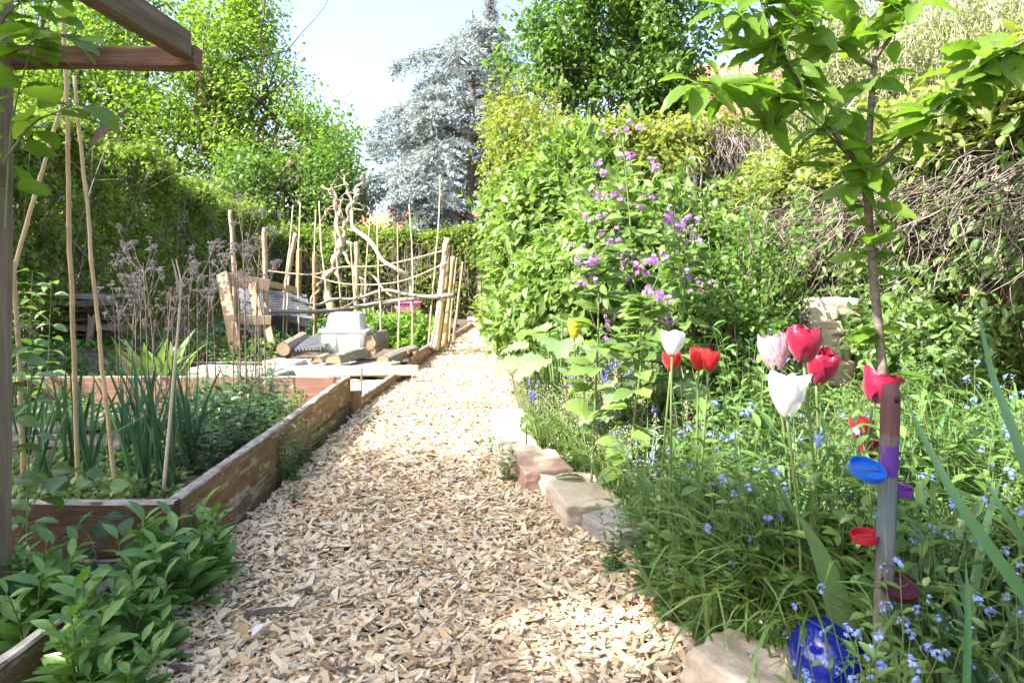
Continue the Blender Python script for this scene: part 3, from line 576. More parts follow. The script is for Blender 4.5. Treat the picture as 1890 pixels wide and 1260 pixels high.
stick([P(495, 640, 7.6), P(490, 500, 7.6), P(489, 421, 7.6)], .032, .027, 'stout bark covered stake at the left end of the trellis')
stick([P(435, 600, 8), P(432, 498, 8), P(425, 388, 8)], .035, .022, 'tall grey stake against the hedge left of the timber frame')
stick([P(515, 620, 8.6), P(530, 520, 8.5), P(547, 431, 8.4)], .038, .028, 'dark crooked stake leaning right behind the short cane')
stick([P(547, 615, 8.9), P(551, 520, 8.9), P(554, 460, 8.9)], .038, .036, 'brown rounded stake behind the upright trellis cane', 'boardz')
stick([P(581, 610, 9.1), P(582, 466, 9.1)], .034, .032, 'brown stake behind the straight trellis cane', 'boardz')
stick([P(803, 645, 7.9), P(815, 540, 7.9), P(827, 440, 7.9)], .042, .034, 'bleached forked stake at the right end of the trellis', 'palecane')
stick([P(808, 648, 8), P(824, 520, 8), P(829, 455, 8)], .03, .026, 'brown stake tied behind the bleached stake', 'boardz')
stick([P(818, 640, 8.2), P(829, 545, 8.2), P(838, 475, 8.2)], .034, .032, 'thick bamboo stake right of the bleached stake', 'cane')
stick([P(828, 640, 8.4), P(836, 545, 8.4), P(844, 475, 8.4)], .012, .008, 'thin stick right of the thick bamboo stake')
stick([P(836, 635, 8.8), P(846, 555, 8.8), P(854, 483, 8.8)], .022, .012, 'rightmost stick of the trellis leaning right')
stick([P(795, 642, 7.7), P(806, 590, 7.7), P(811, 560, 7.8)], .016, .012, 'short stub of stick at the foot of the bleached stake')
stick([P(657, 600, 8.6), P(657, 447, 8.6)], .03, .03, 'grey stake behind the white box')
stick([P(496, 574, 7.6), P(579, 575.5, 7.9), P(630, 571, 8.1), P(703, 560, 8.1), P(760, 552, 8), P(838, 545, 7.85)], .024, .028, 'long nearly straight rail across the trellis', 'greywood', 'rail', 'rail', k=8)
stick([P(535, 550, 8.0), P(582, 564, 8.1), P(614, 553, 8.2), P(658, 552, 8.2), P(709, 536, 8.1), P(757, 545, 8.0), P(812, 549, 7.85)], .018, .022, 'wavy branch rail above the straight rail', 'greywood', 'rail', 'rail')
stick([P(600, 583, 8.2), P(645, 562, 8.1), P(664, 545, 8.0)], .014, .009, 'short side branch tied to the rails', 'greywood', 'rail', 'rail')
for lb, pts in (('upper jute rope sagging along the trellis canes', [(496, 500), (540, 505), (582, 506), (630, 493), (697, 491), (760, 478), (824, 461)]), ('lower jute rope sagging along the trellis canes', [(579, 510), (630, 523), (697, 525), (757, 514), (826, 484)])):
    pp = crm([P(x, y, 7.85) for x, y in pts], 60); a_ = np.linspace(0, 60, 60); tag(MB().tube(pp, .009, 6).build('rope', M['rope'], origin=tuple(pp[0])), lb, 'rope')
# twisted dead tree
M['drift'] = woodmat('twisted_dead_wood', (.28, .22, .16), (.46, .38, .29), (.58, .50, .40), 2, 26, .9)
tt = thing('twisted_dead_tree', 'bleached corkscrew tree trunk with bare curling limbs inside the trellis', 'dead tree', tuple(P(635, 600, 9)))
def Z4(x, y, D=9.0): return P(360+x/3.15, 320+y/3.15, D)
def gn(pts, r0, r1, nm='limb', D=9.0, k=8):
    p = crm([Z4(x, y, D+dd) for x, y, dd in pts], 36); r0, r1 = r0*.52, r1*.52; r = np.linspace(r0, r1, 36)*(1+.16*np.sin(np.linspace(0, 17, 36)+r0*90)); p += np.stack([.018*np.sin(np.linspace(0, 19, 36)), .02*np.cos(np.linspace(0, 17, 36)), 0*r], -1); MB().tube(p, r, k).build(nm, M['drift'], tt)
gn([(800, 860, 0), (775, 700, .1), (760, 620, .1), (800, 550, 0), (830, 470, 0)], .10, .075, 'trunk'); gn([(830, 470, 0), (850, 400, 0), (870, 320, .1), (885, 260, 0), (905, 180, 0)], .072, .045, 'trunk')
gn([(850, 430, -.1), (835, 330, -.1), (815, 250, 0), (820, 170, 0), (795, 110, 0), (742, 75, 0)], .055, .028); gn([(800, 140, 0), (790, 100, 0), (802, 66, 0)], .028, .016)
gn([(865, 400, .1), (870, 300, .1), (850, 250, 0), (835, 210, 0), (822, 170, 0)], .045, .03); gn([(905, 180, 0), (945, 130, 0), (925, 90, 0), (960, 70, 0), (972, 45, 0), (975, 15, 0)], .045, .028)
gn([(905, 185, 0), (895, 120, .05), (880, 90, 0), (875, 40, 0), (855, 0, 0), (868, -20, 0)], .034, .012); gn([(915, 170, 0), (950, 110, -.05), (935, 85, 0)], .03, .015)
gn([(900, 190, 0), (915, 300, -.1), (1000, 380, -.2), (1080, 490, -.3), (1190, 570, -.3), (1255, 650, -.2), (1275, 830, -.2)], .05, .055); gn([(840, 640, .2), (825, 540, .2), (830, 420, .1), (815, 340, .1)], .06, .03)
gn([(850, 450, 0), (900, 515, -.1), (930, 590, -.1), (985, 640, -.1), (1000, 830, 0)], .04, .028); gn([(880, 400, .2), (930, 430, .2), (950, 520, .1), (1040, 610, .1), (1150, 720, 0)], .045, .022); gn([(935, 430, .2), (945, 480, .2), (960, 600, .2), (985, 740, .2)], .05, .04)
gn([(740, 610, .1), (700, 700, .1), (620, 870, .1)], .035, .045)
b = MB(); q = np.array([Z4(x, y) for x, y in ((790, 110), (850, 160), (930, 120), (905, 200), (830, 200), (960, 60), (880, 60), (870, 300), (780, 200))]); q = np.repeat(q, 3, 0)
c = b.stems(q, q+rng.normal(size=q.shape)*[.16, .1, .17], .007, .002, 0, 7, 4, rng.normal(size=q.shape)*.06); b.build('twig', M['drift'], tt)
# ---------------- boxes, stones, logs ----------------
m, t, o = new_mat('milky_plastic'); n = noise_n(t, 5, 4, mapping(t, (1, 1, 1))); p = prin(t, ramp(t, n, [(.3, (.84, .85, .86)), (.7, (.9, .9, .9))]), .35, .5); tr_ = nd(t, "ShaderNodeBsdfTranslucent"); tr_.inputs[0].default_value = (.8, .82, .84, 1); mx = nd(t, "ShaderNodeMixShader"); mx.inputs[0].default_value = .3
t.links.new(p.outputs[0], mx.inputs[1]); t.links.new(tr_.outputs[0], mx.inputs[2]); t.links.new(mx.outputs[0], o.inputs[0]); M['milky'] = m
M['dustbox'] = plain('dusty_plastic', (.36, .38, .385), .5, .4, .25, 7)
def rrect(hx, hy, r, n=4):
    o = []
    for cx, cy, a0 in ((hx-r, hy-r, 0), (-hx+r, hy-r, 90), (-hx+r, -hy+r, 180), (hx-r, -hy+r, 270)):
        for i in range(n+1): a = math.radians(a0+90*i/n); o.append((cx+r*math.cos(a), cy+r*math.sin(a)))
    return o
def stack_rings(b, rings, cap0=True, cap1=True):
    b.hard = True; k = len(rings[0]); b.add(np.concatenate([np.array(r) for r in rings]), np.array([(i*k+j, i*k+(j+1) % k, (i+1)*k+(j+1) % k, (i+1)*k+j) for i in range(len(rings)-1) for j in range(k)]))
    n0 = b.n-k*len(rings)
    if cap0: b.f.append(np.array([list(range(k))[::-1]])+n0)
    if cap1: b.f.append(np.array([list(range(k))])+b.n-k)
def box_rings(c, spec): return [[(c[0]+x, c[1]+y, c[2]+z) for x, y in rrect(hx, hy, r)] for hx, hy, z, r in spec]
c0 = P(640, 658, 6.85); c0[2] = .15
wb = thing('storage_box', 'milky white plastic storage box standing on the slabs', 'plastic box', tuple(c0)); b = MB()
stack_rings(b, box_rings(c0, [(.165, .13, 0, .03), (.170, .135, .01, .03), (.185, .15, .20, .03), (.190, .155, .215, .03), (.205, .17, .217, .035), (.205, .17, .235, .035), (.19, .155, .236, .03), (.17, .14, .05, .03)]), True, True); b.build('box', M['milky'], wb)
for sx_ in (-.1, .1):
    b = MB(); stack_rings(b, [[(c0[0]+sx_+x, c0[1]-.150+y-.006*(1-zz/.2), c0[2]+zz) for x, y in rrect(.045, .008, .004, 2)] for zz in (.03, .19)]); b.build('rib', M['milky'], wb)
c1 = c0+[0, 0, .2375]; lb_ = tag(None or thing('storage_box', 'dusty grey plastic box turned upside down on the white box', 'plastic box', tuple(c1))); b = MB()
stack_rings(b, box_rings(c1, [(.165, .135, 0, .04), (.165, .135, .012, .04), (.155, .125, .013, .04), (.137, .108, .115, .045), (.125, .098, .13, .045)])); b.build('box', M['dustbox'], lb_)
b = MB(); stack_rings(b, [[(c1[0]+x, c1[1]+y, c1[2]+z) for x, y in rrect(a_, a_*.78, .02)] for a_, z in ((.10, .1305), (.098, .137))]); b.build('foot_ring', M['dustbox'], lb_)
wb.scale = (1.17,)*3; lb_.scale = (1.17,)*3; lb_.location.z += .2375*.17
M['pink'] = plain('pink_plastic', (.75, .13, .38), .4, .4, .06)
c2 = P(752, 590, 11.3); c2[2] = .33; tb = thing('plastic_tub', 'bright pink plastic tub at the back of the salad bed', 'tub', tuple(c2)); b = MB()
stack_rings(b, box_rings(c2, [(.17, .12, 0, .06), (.21, .15, .14, .07), (.23, .17, .145, .07), (.23, .17, .16, .07), (.205, .145, .158, .07), (.17, .12, .02, .06)])); b.build('tub', M['pink'], tb)
M['slate'] = rockmat('grey_stone', (.16, .15, .145), (.27, .255, .24), (.38, .36, .33), 8); M['sandst'] = rockmat('pale_sandstone', (.34, .27, .20), (.45, .38, .30), (.56, .50, .42), 7); M['pinkst'] = rockmat('pink_sandstone', (.30, .18, .13), (.42, .28, .22), (.52, .40, .34), 9)
def rock(c, size, rz=0, mat='sandst', name='stone_block', rx=0, ry=0, rough=.06, box=.55, n=9, sd=0):
    g = np.linspace(-1, 1, n); V = {}; vs = []; F_ = []
    def vid(p):
        k = tuple(np.round(p, 4));
        if k not in V: V[k] = len(vs); vs.append(p)
        return V[k]
    for ax_ in range(3):
        for s in (-1, 1):
            for i in range(n-1):
                for j in range(n-1):
                    q = []
                    for a_, b_ in ((i, j), (i+1, j), (i+1, j+1), (i, j+1)):
                        p = np.zeros(3); p[ax_] = s; p[(ax_+1) % 3] = g[a_]; p[(ax_+2) % 3] = g[b_]; q.append(vid(p))
                    F_.append(q if s > 0 else q[::-1])
    v = np.array(vs); v = v*box*1.05+nrm(v)*(1-box)*1.05*np.minimum(1.25, np.linalg.norm(v, axis=1, keepdims=True)); sd = sd or random.random()*50
    f = fnoise(v, 1.1, sd)*rough*2.2+fnoise(v, 3.5, sd+5)*rough; v = v*(1+f[:, None]); v *= np.array(size)/2
    from mathutils import Euler
    R = np.array(Euler((rx, ry, rz)).to_matrix()); b = MB().add(v@R.T, np.array(F_)); o = b.build(name, M[mat]); o.location = tuple(c); return o
def halflog(a, c, r, label, full=False, mat='greywood', group='split logs lying on the slabs', flat=.55):
    a, c = np.array(a, float), np.array(c, float); r_ = thing('log', label, 'log', tuple(a), group); n = 14; ang = np.linspace(0, 2*math.pi, 20, endpoint=False)
    sec = np.stack([np.cos(ang)*r, np.sin(ang)*r*(1 if full else flat*1.6)], -1)
    if not full: sec[:, 1] = np.maximum(sec[:, 1], -r*.12)
    sec *= (1+.05*rng.normal(size=20))[:, None]
    pts = a+(c-a)*np.linspace(0, 1, n)[:, None]; pts += rng.normal(size=pts.shape)*r*.03
    MB().sweep(pts, sec, r*.03, caps=False).build('bark', M[mat], r_)
    d = nrm(c-a); rr = nrm(np.cross(d, (0, 0, 1))); uu = np.cross(rr, d); 
    for e, s in ((a, -1), (c, 1)):
        b = MB(); v = e+sec[:, :1]*rr*.985+sec[:, 1:]*uu*.985; b.add(np.vstack([v, [v.mean(0)-d*s*.002]]), np.array([(i, (i+1) % 20, 20) if s > 0 else ((i+1) % 20, i, 20) for i in range(20)])).build('cut_end', M['endgrain'], r_, False)
    return r_
def Z7(x, y, D): return P(400+x/4.2, 600+y/4.2, D)
halflog(Z7(905, 285, 6.2), Z7(1120, 225, 6.7), .085, 'widest split log, round side up, in front of the white box')
halflog(Z7(775, 285, 6.25), Z7(870, 245, 6.6), .055, 'small split log left of the widest one')
halflog(Z7(1285, 280, 6.15), Z7(1440, 215, 6.75), .06, 'split log pointing towards the path with a flat sawn face')
halflog(Z7(1175, 135, 6.7), Z7(1290, 85, 7.2), .075, 'upper round log beside the white box', True); halflog(Z7(1180, 200, 6.7), Z7(1290, 130, 7.25), .065, 'lower round log beside the white box', True)
halflog(Z7(1450, 215, 6.7), Z7(1530, 190, 6.9), .05, 'short log stub beside the path board', True); halflog(Z7(515, 185, 6.55), Z7(670, 100, 7.2), .065, 'thin grey log leaning on the corrugated sheet', True)
sl_ = 'flat stones and slabs in the middle bed'
for i, (x, y, D, sx_, sy_, sz_, mt, lb) in enumerate([(600, 262, 6.3, .55, .5, .05, 'slate', 'flat pale slab left of the small split log'), (430, 255, 6.1, .45, .4, .07, 'slate', 'grey slab behind the stalks at the far end of the large bed'), (1100, 285, 6.25, .6, .5, .045, 'slate', 'slab between the two split logs'),
        (690, 205, 6.6, .22, .2, .10, 'slate', 'rounded grey stone left of the white box'), (200, 240, 5.9, .55, .4, .08, 'slate', 'grey slab under the leaning timber board'), (60, 230, 6.0, .6, .45, .07, 'slate', 'leftmost grey slab near the log pile'), (1000, 215, 6.6, .9, .6, .06, 'sandst', 'large slab carrying the white box'),
        (1270, 300, 6.2, .5, .3, .02, 'sandst', 'thin slate under the flat faced split log'), (540, 215, 6.5, .35, .25, .08, 'slate', 'slab below the thin grey log')]):
    c = Z7(x, y, D); c[2] = .05+sz_/2+(i % 3)*.012; tag(rock(c, (sx_, sy_, sz_), U(-.4, .4), mt, 'stone_slab', rough=.03, box=.85), lb, 'slab', sl_)
for i, (x, y, D, L, lb) in enumerate([(70, 770, 3.75, .7, 'grey split plank lying across the soil left of the tall cane'), (150, 810, 3.45, .6, 'short weathered plank on the soil behind the onions'), (90, 745, 4.2, .8, 'farthest weathered plank on the soil along the far board'), (230, 762, 4.0, .6, 'weathered plank on the soil below the dry flower stalks')]):
    c = P(x, y, D); c[2] = .135; tag(MB().sweep(np.linspace(c-[L/2, .1*(-1)**i, 0], c+[L/2, .1*(-1)**i, 0], 16), [(-.075, -.012), (-.07, .006), (-.03, .022), (.03, .024), (.07, .008), (.075, -.012)], .003).build('split_plank', M['greywood'], origin=tuple(c)), lb, 'plank')
# lean-to frame with corrugated sheet
fr = thing('timber_frame', 'slanting frame of pale boards leaning in front of the left hedge', 'frame', tuple(P(440, 650, 7.10)))
def pl(a, c, wd, th, up=(0, 1, 0), nm='board', mat='pine', par=None): MB().plank(a, c, wd, th, up, .001, 12, .004).build(nm, M[mat], par)
pl(P(410, 505, 7.40), P(437, 655, 6.90), .12, .035, par=fr); pl(P(417, 514, 7.42), P(497, 527, 7.60), .03, .13, (0, 0, 1), par=fr); pl(P(497, 524, 7.62), P(548, 536, 8.40), .03, .07, (0, 0, 1), par=fr); pl(P(438, 589, 7.20), P(500, 591, 7.30), .03, .10, (0, 0, 1), par=fr)
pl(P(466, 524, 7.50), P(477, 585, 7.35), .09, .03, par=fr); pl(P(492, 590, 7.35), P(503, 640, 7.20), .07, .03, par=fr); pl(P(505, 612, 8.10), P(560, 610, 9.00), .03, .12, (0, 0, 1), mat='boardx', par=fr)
M['zinc'] = plain('corrugated_zinc', (.11, .115, .13), .7, .3, .35, 4)
def corr(q0, q1, q2, label):   # q0->q1 across the waves, q0->q2 along them
    q0, q1, q2 = map(np.array, (q0, q1, q2)); n = 70; u = np.linspace(0, 1, n); nn = nrm(np.cross(q1-q0, q2-q0)); vv = []
    for off in (0, .003):
        for w_ in (0, .5, 1):
            for x in u: vv.append(q0+(q1-q0)*x+(q2-q0)*w_+nn*(.012*math.sin(x*n*.9)+off)+nn*.01*math.sin(w_*3))
    v = np.array(vv); f = []
    for o_ in (0, 3*n):
        for r in range(2):
            for i in range(n-1): f.append((o_+r*n+i, o_+r*n+i+1, o_+(r+1)*n+i+1, o_+(r+1)*n+i))
    for i in range(n-1): f.append((i, i+1, 3*n+i+1, 3*n+i)); f.append((2*n+i, 2*n+i+1, 5*n+i+1, 5*n+i))
    return tag(MB().add(v, np.array(f)).build('corrugated_sheet', M['zinc'], origin=tuple(q0)), label, 'metal sheet')
corr(P(440, 532, 8.0), P(445, 580, 7.5), P(565, 545, 8.7), 'upper corrugated sheet resting on the leaning timber frame'); corr(P(455, 590, 7.9), P(460, 622, 7.7), P(565, 575, 8.8), 'lower dark corrugated sheet inside the timber frame'); corr(P(535, 648, 6.6), P(600, 640, 6.5), P(570, 622, 7.3), 'small corrugated sheet lying behind the grey log')
# wood pile
cols_ = ['dark brown', 'grey', 'bark edged', 'split']; rows_ = ['bottom row', 'second row', 'third row', 'fourth row', 'fifth row', 'sixth row', 'seventh row', 'top row']
for i in range(24):
    lv, kk = divmod(i, 3); a = P(100+U(-4, 14), 648-lv*14.5, 7.0+.3*kk); c = P(212+U(-16, 22), 648-lv*14.5+U(-5, 4), 6.9+.3*kk+U(-.1, .2)); r = U(.03, .045)
    sec = [(-r*2.6, -r*.5), (-r*2, r*.5), (0, r*.8), (r*2.2, r*.6), (r*2.6, -r*.4), (0, -r*.6)]
    tag(MB().sweep(np.linspace(a, c, 12), np.array(sec)*(.8+.4*random.random()), .008).build('split_plank', M['greywood' if lv == 7 else 'oldwood'], origin=tuple(a)), ('front', 'middle', 'rear')[kk]+' slab of wood in the '+rows_[lv]+' of the dark stack by the left hedge', 'wood slab', 'stacked slabs of wood by the left hedge')
tag(MB().plank(P(160, 668, 6.6), P(170, 585, 6.75), .055, .04, (0, 1, 0), .001, 10).build('wooden_stake', M['post'], origin=tuple(P(160, 668, 6.6))), 'grey upright prop in front of the stacked wood', 'stake')
tag(MB().plank(P(95, 642, 6.7), P(205, 650, 6.7), .03, .07, (0, 0, 1), .001, 10).build('plank', M['post'], origin=tuple(P(95, 642, 6.7))), 'grey plank lying along the foot of the stacked wood', 'plank')
# beehive-like crate by the far end of the path
cr = thing('wooden_crate', 'small open wooden box half hidden by the shrub at the far end of the path', 'crate', tuple(P(905, 570, 12.2)))
q = P(912, 545, 12.2); W_, Hh = .5, .55; zb = .32
for (a, c, wd, th, up) in (((q[0]-W_/2, q[1], zb), (q[0]-W_/2, q[1], zb+Hh), .05, .3, (0, 1, 0)), ((q[0]+W_/2, q[1], zb), (q[0]+W_/2, q[1], zb+Hh), .05, .3, (0, 1, 0)), ((q[0]-W_/2-.06, q[1], zb+Hh+.02), (q[0]+W_/2+.06, q[1], zb+Hh+.02), .36, .035, (0, 0, 1)), ((q[0]-W_/2-.05, q[1], zb-.02), (q[0]+W_/2+.05, q[1], zb-.02), .34, .03, (0, 0, 1))):
    MB().plank(a, c, wd, th, up, .0005, 6, .004).build('panel', M['post'], cr, False)
MB().plank((q[0]-W_/2+.03, q[1]+.13, zb+Hh/2), (q[0]+W_/2-.03, q[1]+.13, zb+Hh/2), .02, Hh-.03, (0, 0, 1), 0, 4).build('back_panel', M['white'], cr, False)
for z_, zl in ((.07, 'lower'), (.17, 'upper')): tag(MB().plank((q[0]-.45, q[1]-.3, z_), (q[0]+.4, q[1]-.3, z_), .10, .06, (0, 0, 1), .001, 10).build('plank', M['palecane'], origin=(q[0], q[1]-.3, z_)), zl+' pale plank of the low step at the end of the path', 'plank', 'planks at the end of the path')
# ---------------- right side: shrubs, vine wall, trees ----------------
def shrub(name, label, ells, n, ls, mat, sub=14, rad=.06, depth=.5, T=L2, TF=L2F, wid=1.0, cat='shrub', stems=26, group=None, up=.9, bump=.24, sd=0, keep=None, droop=.3, shoots=70):
    e0 = np.array(ells); c = e0[:, :3].mean(0); base = np.array([c[0], c[1], float(gz(c[0], c[1]))]); r = thing(name, label, cat, tuple(base), group)
    cc, no = ell_pts(n//sub, ells, depth, bump, sd); ins = np.zeros(len(cc), bool)
    for e in e0: ins |= (((cc-e[:3])/(e[3:]*.62))**2).sum(1) < 1
    ok = (~ins | (rng.random(len(cc)) < .25)) & (cc[:, 2] > gz(cc[:, 0], cc[:, 1])+.02)
    cc, no = cc[ok], no[ok]; p, q = clumped(cc, no, sub, rad)
    if keep is not None: k = keep(p); p, q = p[k], q[k]
    b = MB(); foliage(b, p, q, ls, T=T, TF=TF, wid=wid, up=up, droop=droop); b.build('foliage', M[mat], r)
    if shoots:
        sp, so_ = ell_pts(shoots, ells, .15, 0); ok = (so_[:, 2] > -.1); sp, so_ = sp[ok], so_[ok]; d_ = nrm(so_*.6+[0, 0, 1.]+rng.normal(size=so_.shape)*.25); L_ = U(.15, .42, len(sp)); sb_ = MB(); cc = sb_.stems(sp-d_*.15, sp+d_*L_[:, None], .003, .0015, 0, 9, 3, rng.normal(size=sp.shape)*.02)
        cc = cc[:, 2:].reshape(-1, 3); cc = np.repeat(cc, 3, 0)+rng.normal(size=(len(cc)*3, 3))*.012; b = MB(); foliage(b, cc, rdir(len(cc), .2)*.8, ls*.95, T=T, TF=TF, wid=wid, up=up, droop=0); b.build('young_leaves', M[mat], r)
    if stems:
        tip, _ = ell_pts(stems*6, ells, .6, 0); bs = base+rng.normal(size=(stems, 3))*[.18, .18, 0]; bs = np.repeat(bs, 6, 0); bs[:, :2] = bs[:, :2]*.5+tip[:, :2]*.5; bs[:, 2] = gz(bs[:, 0], bs[:, 1])-.02
        sb_.stems(bs, tip, .008, .003, 0, 7, 4, rng.normal(size=tip.shape)*.06); sb_.build('stem', M['twig'], r)
    return r
shrub('raspberry_bush', 'light green leafy bush overhanging the path before the far hedge', [E(965, 430, 8.2, .46, .95), E(960, 560, 7.6, .40, .45), E(1000, 330, 8, .5, .55)], 17000, .085, 'shrub', T=L3, TF=L3F, sd=1)
shrub('raspberry_bush', 'big rounded mass of light green leaves right of the path', [E(1010, 470, 6.2, .52, .72), E(985, 590, 5.6, .36, .30), E(1060, 380, 6.3, .6, .6), E(1100, 540, 5.2, .55, .45)], 21000, .085, 'shrub', T=L3, TF=L3F, sd=2)
shrub('climbing_rose', 'yellow green loose climber high above the light green bushes', [E(975, 260, 8, .5, .5), E(940, 340, 8.4, .32, .5), E(1030, 290, 7.6, .5, .35), E(930, 230, 8.4, .2, .4)], 13000, .055, 'yshrub', sub=9, rad=.08, depth=.8, sd=3)
shrub('currant_bush', 'dark small leaved bush behind the red and white tulips', [E(1320, 610, 3.5, .30, .30), E(1380, 560, 3.9, .35, .35), E(1280, 560, 3.7, .28, .32)], 15000, .036, 'tree2', sub=12, rad=.035, sd=4)
shrub('currant_bush', 'fresh green bush with broad leaves behind the purple flowers', [E(1190, 450, 4.5, .5, .42), E(1280, 510, 4.6, .42, .42), E(1130, 470, 4.8, .4, .6), E(1340, 470, 5.2, .3, .25)], 17000, .07, 'shrub', T=L3, TF=L3F, depth=.7, sd=5)
shrub('leafy_shrub', 'low pale green undergrowth in front of the brick wall', [E(1400, 650, 4.9, .35, .2), E(1690, 600, 4.2, .35, .3), E(1720, 640, 3.5, .35, .18)], 13000, .055, 'herb2', T=L3, TF=L3F, depth=.8, sd=6)
# arbour covered in vine
ab = thing('arbour', 'wooden arbour top smothered in yellowish vine leaves with dry stems hanging down', 'arbour', tuple(P(1230, 560, 6.8)))
MB().plank(P(1060, 280, 6.8), P(1370, 262, 6.9), .1, .07, (0, 0, 1), .004, 20).build('beam', woodmat('rusty_beam', (.14, .05, .03), (.28, .11, .06), (.36, .18, .11), 0), ab)
for px in (1080, 1362): a = P(px, 270, 6.9); MB().plank((a[0], a[1], 0), a, .09, .09, (0, 1, 0), .002, 10).build('post', M['greywood'], ab)
vn = thing('climbing_vine', 'yellow green vine draped over the arbour with a curtain of dry stems', 'vine', tuple(P(1250, 560, 6.6)))
ce = [E(1120, 265, 6.8, .5, .16), E(1230, 262, 6.8, .55, .2), E(1320, 250, 6.8, .34, .22), E(1180, 310, 6.6, .5, .22), E(1060, 300, 6.9, .4, .22), E(1345, 300, 6.7, .2, .3)]
cc, no = ell_pts(1500, ce, .6, .2, 2); p, q = clumped(cc, no, 9, .05); b = MB(); foliage(b, p, q, .06, droop=.6); b.build('foliage', M['yshrub'], vn)
def tangle(b, tops, n, ln, rad=.0035, sx=.12, out=(-.1, 0, 0), curl=.09):
    k = rng.integers(0, len(tops)-1, n); u = rng.random(n)[:, None]; a = tops[k]*(1-u)+tops[k+1]*u+rng.normal(size=(n, 3))*[.07, .09, .07]
    L = ln*U(.3, 1.1, n); dz = -np.abs(rng.normal(.8, .35, n)); dy = rng.normal(size=n)*sx*4; c = a+np.stack([rng.normal(size=n)*sx, dy*L, dz*L], 1)+np.array(out)*U(0, 1, n)[:, None]
    R = 10; t = np.linspace(0, 1, R)[None, :, None]; p = a[:, None]*(1-t)+c[:, None]*t; f1, f2 = U(2, 7, (n, 1)), U(4, 12, (n, 1)); ph = U(0, 6, (n, 3)); tt = t[..., 0]
    for i in range(3): p[..., i] += curl*L[:, None]*1.6*(np.sin(f1*tt+ph[:, i:i+1])-np.sin(ph[:, i:i+1]))*.5+curl*L[:, None]*.5*np.sin(f2*tt+ph[:, i:i+1])
    rr = (rad*np.exp(rng.normal(0, .4, n)))[:, None]*(1-.5*tt); d = nrm(c-a); e1 = nrm(np.cross(d, [0, 1., .1])); e2 = np.cross(d, e1); ang = np.arange(3)*2.094
    v = p[:, :, None]+rr[..., None, None]*(np.cos(ang)[None, None, :, None]*e1[:, None, None]+np.sin(ang)[None, None, :, None]*e2[:, None, None])
    i, j = np.meshgrid(np.arange(R-1), np.arange(3), indexing='ij'); j2 = (j+1) % 3; f = np.stack([i*3+j, i*3+j2, (i+1)*3+j2, (i+1)*3+j], -1).reshape(-1, 4)
    b.add(v.reshape(-1, 3), (np.arange(n)[:, None, None]*R*3+f[None]).reshape(-1, 4)); return p
b = MB(); tangle(b, np.array([P(1285, 262, 6.6), P(1320, 258, 6.5), P(1368, 262, 6.6)]), 520, .75, .006, .06, (0, 0, 0)); tangle(b, np.array([P(1060, 280, 6.7), P(1200, 270, 6.6), P(1290, 265, 6.6)]), 300, .45, .005, .1, (0, 0, 0)); b.build('stem', M['twig'], vn)
cp = thing('concrete_post', 'whitewashed post standing under the arbour among the dry vine stems', 'post', tuple(P(1275, 500, 6.4)))
a = P(1274, 355, 6.35); MB().plank((a[0], a[1], .1), P(1276, 288, 6.35), .085, .085, (0, 1, 0), .003, 20, .02).build('shaft', plain('whitewash', (.60, .60, .58), .9, .2, .2, 9), cp)
# brick wall with vines (runs away on the right)
wl = thing('brick_wall', 'red brick garden wall on the right under hanging vines', 'wall', (2.75, 5, 0))
b = MB(); b.plank((2.78, .8, .85), (2.62, 9, .85), .22, 1.7, (0, 0, 1), 0, 3, .005); b.build('wall', M['brick'], wl, False)
b = MB(); b.plank((2.78, .8, 1.732), (2.62, 9, 1.732), .3, .06, (0, 0, 1), .002, 40, .01); b.build('coping', M['slate'], wl)
vw = thing('climbing_vine', 'thick vine with leafy top and grey tangled stems hanging over the right brick wall', 'vine', (2.5, 5, .2))
ys = np.linspace(1.6, 8.6, 40); tops = np.stack([2.42+0*ys, ys, 1.50+.05*np.sin(ys*2.2)-.03*(ys > 6)], 1)
b = MB(); tangle(b, tops, 3400, .5, .0038, .12, (-.2, 0, 0), .14); tangle(b, tops+[-.17, 0, -.06], 3300, .36, .0042, .2, (-.12, 0, 0), .2); tangle(b, tops+[-.1, 0, -.3], 350, .6, .0045, .1, (-.05, 0, 0), .12)
b.build('stem', M['twig'], vw); b = MB(); n = 2400; a = np.stack([2.50+U(-.05, .05, n), 1.5+7*rng.random(n)**1.4, U(.15, 1.1, n)], 1); b.stems(a, a+rng.normal(size=a.shape)*[.03, .16, .45], .004, .002, 0, 6, 3, rng.normal(size=a.shape)*.03); b.build('stem', M['redtwig'], vw)
def yl(n): return 1.5+7.2*rng.random(n)**1.35
n = 3600; y = yl(n); p = np.stack([2.36+rng.normal(0, .17, n), y, 1.76+np.abs(rng.normal(0, .09, n))+.04*np.sin(y*3)], 1); p, q = clumped(p, np.tile([[-.4, 0, 1.]], (n, 1)), 7, .04)
n2 = 2600; y = yl(n2); p2 = np.stack([2.2+rng.normal(0, .09, n2), y, 1.56+.28*rng.random(n2)+.04*np.sin(y*3)], 1); p2, q2 = clumped(p2, np.tile([[-.8, 0, .6]], (n2, 1)), 6, .04); p = np.vstack([p, p2]); q = np.vstack([q, q2])
b = MB(); foliage(b, p, q, .062, T=LA, TF=LAF, wid=1.7, droop=.4); b.build('foliage', M['vinetop'] if 'vinetop' in M else M['yshrub'], vw)
n = 2300; y = yl(n); zz = .2+1.2*rng.random(n); ok = (snoise(np.stack([0*y, y*1.6, zz*2], 1), 1, 4) > -.05) & ~((y < 4.2) & (zz < .95) & (rng.random(n) < .6)); y, zz = y[ok], zz[ok]; n = len(y)
